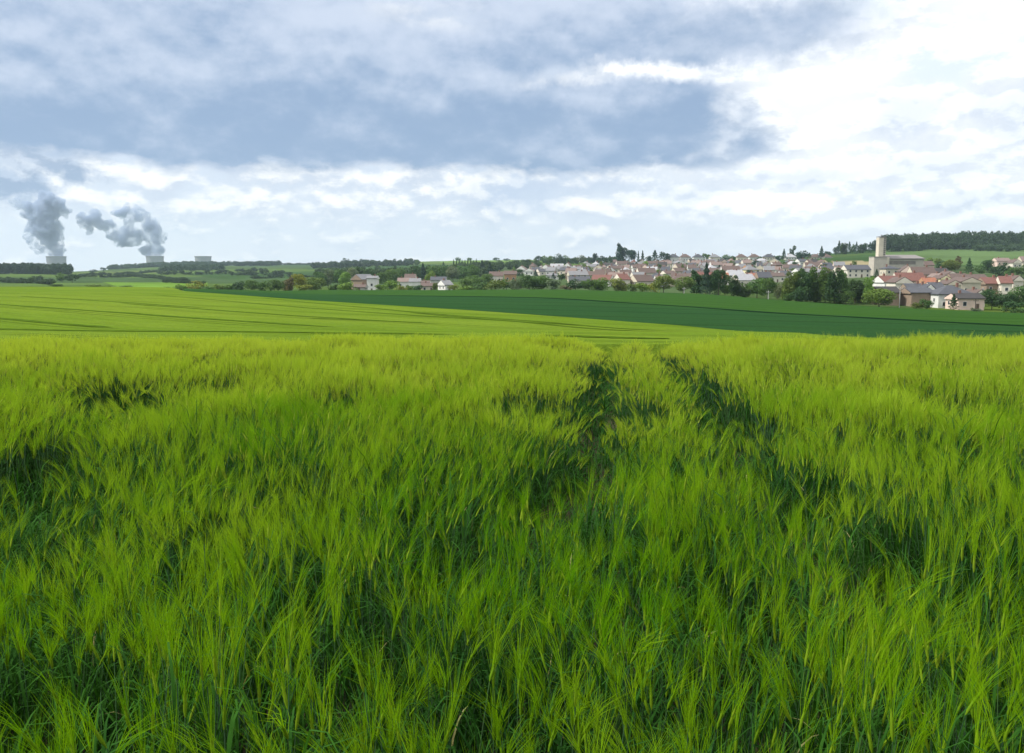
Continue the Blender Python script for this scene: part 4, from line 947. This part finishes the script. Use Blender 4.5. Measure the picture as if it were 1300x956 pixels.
bmesh.ops.recalc_face_normals(bm, faces=bm.faces); link('nave_roof', bm_mesh('nave_roof', bm, M_CR), ch)
nb_ = part('window_band', M_BAND, [(lx_(1127), lx_(1160), -2.06, -2.003, lz_(335.8), lz_(331.3))])
for k_ in range(22): part('mullion', M_ST2, [(lx_(1127 + (k_ + .5) * 1.5) - .12, lx_(1127 + (k_ + .5) * 1.5) + .12, -2.14, -2.063, lz_(335.8), lz_(331.3))], nb_)
part('porch', M_ST, [(lx_(1122.5), lx_(1126), -3.2, -2.003, lz_(338), lz_(326.5))])
for k_ in range(4): part('window', M_BAND, [(lx_(1130 + k_ * 5), lx_(1132 + k_ * 5), -2.06, -2.003, lz_(343), lz_(340))])

# ------------------------------------------------------------------ cooling towers and steam
M_CT = mat('tower_concrete', (.24, .24, .25), .9, .08, .02, .1)
Yt = 4350; mt = mpp(Yt)
def cooling(px, wtop, top, label):
    zb_ = -86.; ztop = float(zof(top, Yt)); Hh = ztop - zb_; rt = wtop * mt / 2; n = 64; V = []; rings = 26
    prof = []
    for k_ in range(rings):
        z = Hh * k_ / (rings - 1); q = (z - Hh * .78) / (Hh * .78); r_ = rt * .965 * math.sqrt(1 + (q * 1.05) ** 2 * (1.0 if q < 0 else .9)); prof.append((z, r_))
    for z, r_ in prof: V += [(r_ * math.cos(2 * math.pi * g / n), r_ * math.sin(2 * math.pi * g / n), z) for g in range(n)]
    b0 = len(V)
    for z, r_ in prof[::-1]: V += [((r_ - 1.2) * math.cos(2 * math.pi * g / n), (r_ - 1.2) * math.sin(2 * math.pi * g / n), z) for g in range(n)]
    F_ = [[k_ * n + g, k_ * n + (g + 1) % n, (k_ + 1) * n + (g + 1) % n, (k_ + 1) * n + g] for k_ in range(2 * rings - 1) for g in range(n)]
    o = link('cooling_tower', None, loc=(up(px) * Yt, Yt, zb_), label=label, category='cooling tower', group='cooling towers of the power plant')
    link('shell', mesh_np('shell', V, [np.array(F_)], smooth=True, mats=[M_CT]), o)
    V = []; 
    for (z, rr_) in ((Hh - 3, prof[-1][1] + .05), (Hh - 3, prof[-1][1] + 1.6), (Hh + .6, prof[-1][1] + 1.6), (Hh + .6, prof[-1][1] - 1.6), (Hh + .1, prof[-1][1] - 1.6)): V += [(rr_ * math.cos(2 * math.pi * g / n), rr_ * math.sin(2 * math.pi * g / n), z) for g in range(n)]
    F_ = [[k_ * n + g, k_ * n + (g + 1) % n, (k_ + 1) * n + (g + 1) % n, (k_ + 1) * n + g] for k_ in range(4) for g in range(n)]
    link('rim', mesh_np('rim', V, [np.array(F_)], smooth=False, mats=[M_CT]), o)
cooling(72.5, 23, 325.5, 'leftmost cooling tower, steaming, showing over the dark wood')
cooling(197.5, 21, 325.2, 'middle cooling tower, steaming, above the long wood')
cooling(258.5, 20, 325.4, 'rightmost cooling tower, without steam')
vm = bpy.data.materials.new('steam'); vm.use_nodes = True; vm.node_tree.nodes.clear(); t = NT(vm.node_tree)
ov = t.node('ShaderNodeOutputMaterial'); pv = t.node('ShaderNodeVolumePrincipled'); pv.inputs['Color'].default_value = (.50, .59, .77, 1); pv.inputs['Anisotropy'].default_value = .2
sp_ = t.node('ShaderNodeNewGeometry').outputs['Position']
sn = t.noise(sp_, .016, 5, .68, .4)
t.put(pv.inputs['Density'], t.ramp(sn, .38, .62, 0, .07)); t.l.new(pv.outputs[0], ov.inputs['Volume']); vm.cycles.volume_step_rate = .15
def steam(blobs, label, seed):
    rnd = random.Random(seed); bm = bmesh.new()
    for (px, py, r_) in blobs:
        for q in range(5):
            rr_ = r_ * rnd.uniform(.5, .95) if q else r_ * 1.15; a = rnd.random() * 6.283; d = 0 if q == 0 else r_ * rnd.uniform(.4, .8)
            c_ = P(px + d * math.cos(a), py + d * math.sin(a) * .9, Yt + rnd.uniform(-.5, .5) * r_ * mt)
            bmesh.ops.create_icosphere(bm, subdivisions=3, radius=rr_ * mt, matrix=Matrix.Translation(c_))
    me = bpy.data.meshes.new('steam_tmp'); bm.to_mesh(me); bm.free()
    o = bpy.data.objects.new('steam_tmp', me); COL.objects.link(o)
    md = o.modifiers.new('r', 'REMESH'); md.mode = 'VOXEL'; md.voxel_size = 6
    tx = bpy.data.textures.new('puffs', 'CLOUDS'); tx.noise_scale = 30; tx.noise_depth = 4
    d1 = o.modifiers.new('d', 'DISPLACE'); d1.texture = tx; d1.texture_coords = 'GLOBAL'; d1.strength = 62; d1.mid_level = .52
    md2 = o.modifiers.new('r2', 'REMESH'); md2.mode = 'VOXEL'; md2.voxel_size = 5
    dg = bpy.context.evaluated_depsgraph_get(); m2 = bpy.data.meshes.new_from_object(o.evaluated_get(dg))
    bpy.data.objects.remove(o); m2.name = 'steam_plume'; m2.materials.clear(); m2.materials.append(vm)
    for p in m2.polygons: p.use_smooth = True
    link('steam_plume', m2, label=label, category='steam plume', group='steam from the cooling towers')
steam([(72, 323, 8), (69, 314, 9), (64, 304, 11), (60, 293, 13), (55, 282, 13), (50, 292, 10), (40, 300, 8), (58, 270, 13), (62, 259, 12), (72, 259, 10), (81, 267, 6), (45, 276, 10), (36, 268, 9), (26, 263, 7), (44, 310, 6), (20, 258, 6), (50, 318, 5)], 'large grey steam plume rising from the leftmost cooling tower', 3)
steam([(197, 323, 7.5), (197, 314, 9), (197, 303, 10), (193, 295, 9), (184, 318, 6), (176, 303, 7), (163, 307, 7), (152, 306, 8), (145, 297, 8), (136, 288, 7), (128, 284, 6), (121, 272, 7), (108, 283, 8), (152, 271, 7), (163, 266, 7), (175, 272, 8), (184, 273, 6), (165, 285, 5), (188, 288, 7), (172, 296, 6), (158, 296, 6), (114, 292, 5), (104, 274, 5), (196, 284, 6)], 'ragged grey steam plume from the middle cooling tower, trailing left', 5)

# ------------------------------------------------------------------ poles
M_PD = mat('dark_pole', (.05, .04, .035), .8, .1, 1); M_PO = mat('pole', (.45, .44, .42), .8, .1, 1)
def pole(px, top, Y, label, arm=False, m__=None):
    x = up(px) * Y; z = zt1(x, Y); h = float(zof(top, Y)) - z
    r_ = link('utility_pole', None, loc=(x, Y, z), label=label, category='utility pole', group='utility poles')
    bm = bmesh.new(); bmesh.ops.create_cone(bm, cap_ends=True, segments=10, radius1=.15, radius2=.10, depth=h + .5, matrix=Matrix.Translation((0, 0, h / 2 - .25))); link('pole', bm_mesh('pole', bm, m__ or M_PO), r_)
    bm = bmesh.new(); box(bm, -.8, .8, -.27, -.15, h - .6, h - .45); link('crossarm', bm_mesh('crossarm', bm, m__ or M_PO), r_)
    bm = bmesh.new()
    for s_ in (-.7, 0, .7): box(bm, s_ - .05, s_ + .05, -.26, -.16, h - .45, h - .25)
    link('insulators', bm_mesh('insulators', bm, m__ or M_PO), r_)
pole(976.5, 369, 328, 'pale pole at the wheat edge left of the tall row')
pole(869, 364.5, 350, 'pale pole at the wheat edge before the dark row')
pole(1144, 364, 303, 'pale concrete pole between the round bush and the brick barn')
pole(1241, 380, 292, 'dark wooden pole beside the pink bungalow', m__=M_PD)

# ------------------------------------------------------------------ haze
HZ = True
if HZ:
    bm = bmesh.new(); box(bm, -9300, 9300, -9300, 9300, -130, 420)
    hm = bpy.data.materials.new('haze'); hm.use_nodes = True; hm.node_tree.nodes.clear(); t = NT(hm.node_tree)
    ov = t.node('ShaderNodeOutputMaterial'); pv = t.node('ShaderNodeVolumePrincipled'); pv.inputs['Color'].default_value = (.66, .82, 1, 1); pv.inputs['Density'].default_value = 7e-5; pv.inputs['Anisotropy'].default_value = .3
    t.l.new(pv.outputs[0], ov.inputs['Volume'])
    link('haze', bm_mesh('haze', bm, hm), kind='stuff', label='thin blue haze over the far fields', category='haze')
c = scene.cycles
c.max_bounces = 6; c.diffuse_bounces = 3; c.glossy_bounces = 2; c.transmission_bounces = 3; c.volume_bounces = 2; c.transparent_max_bounces = 6
c.use_denoising = True; c.sample_clamp_indirect = 6
print('objects', len(scene.objects))
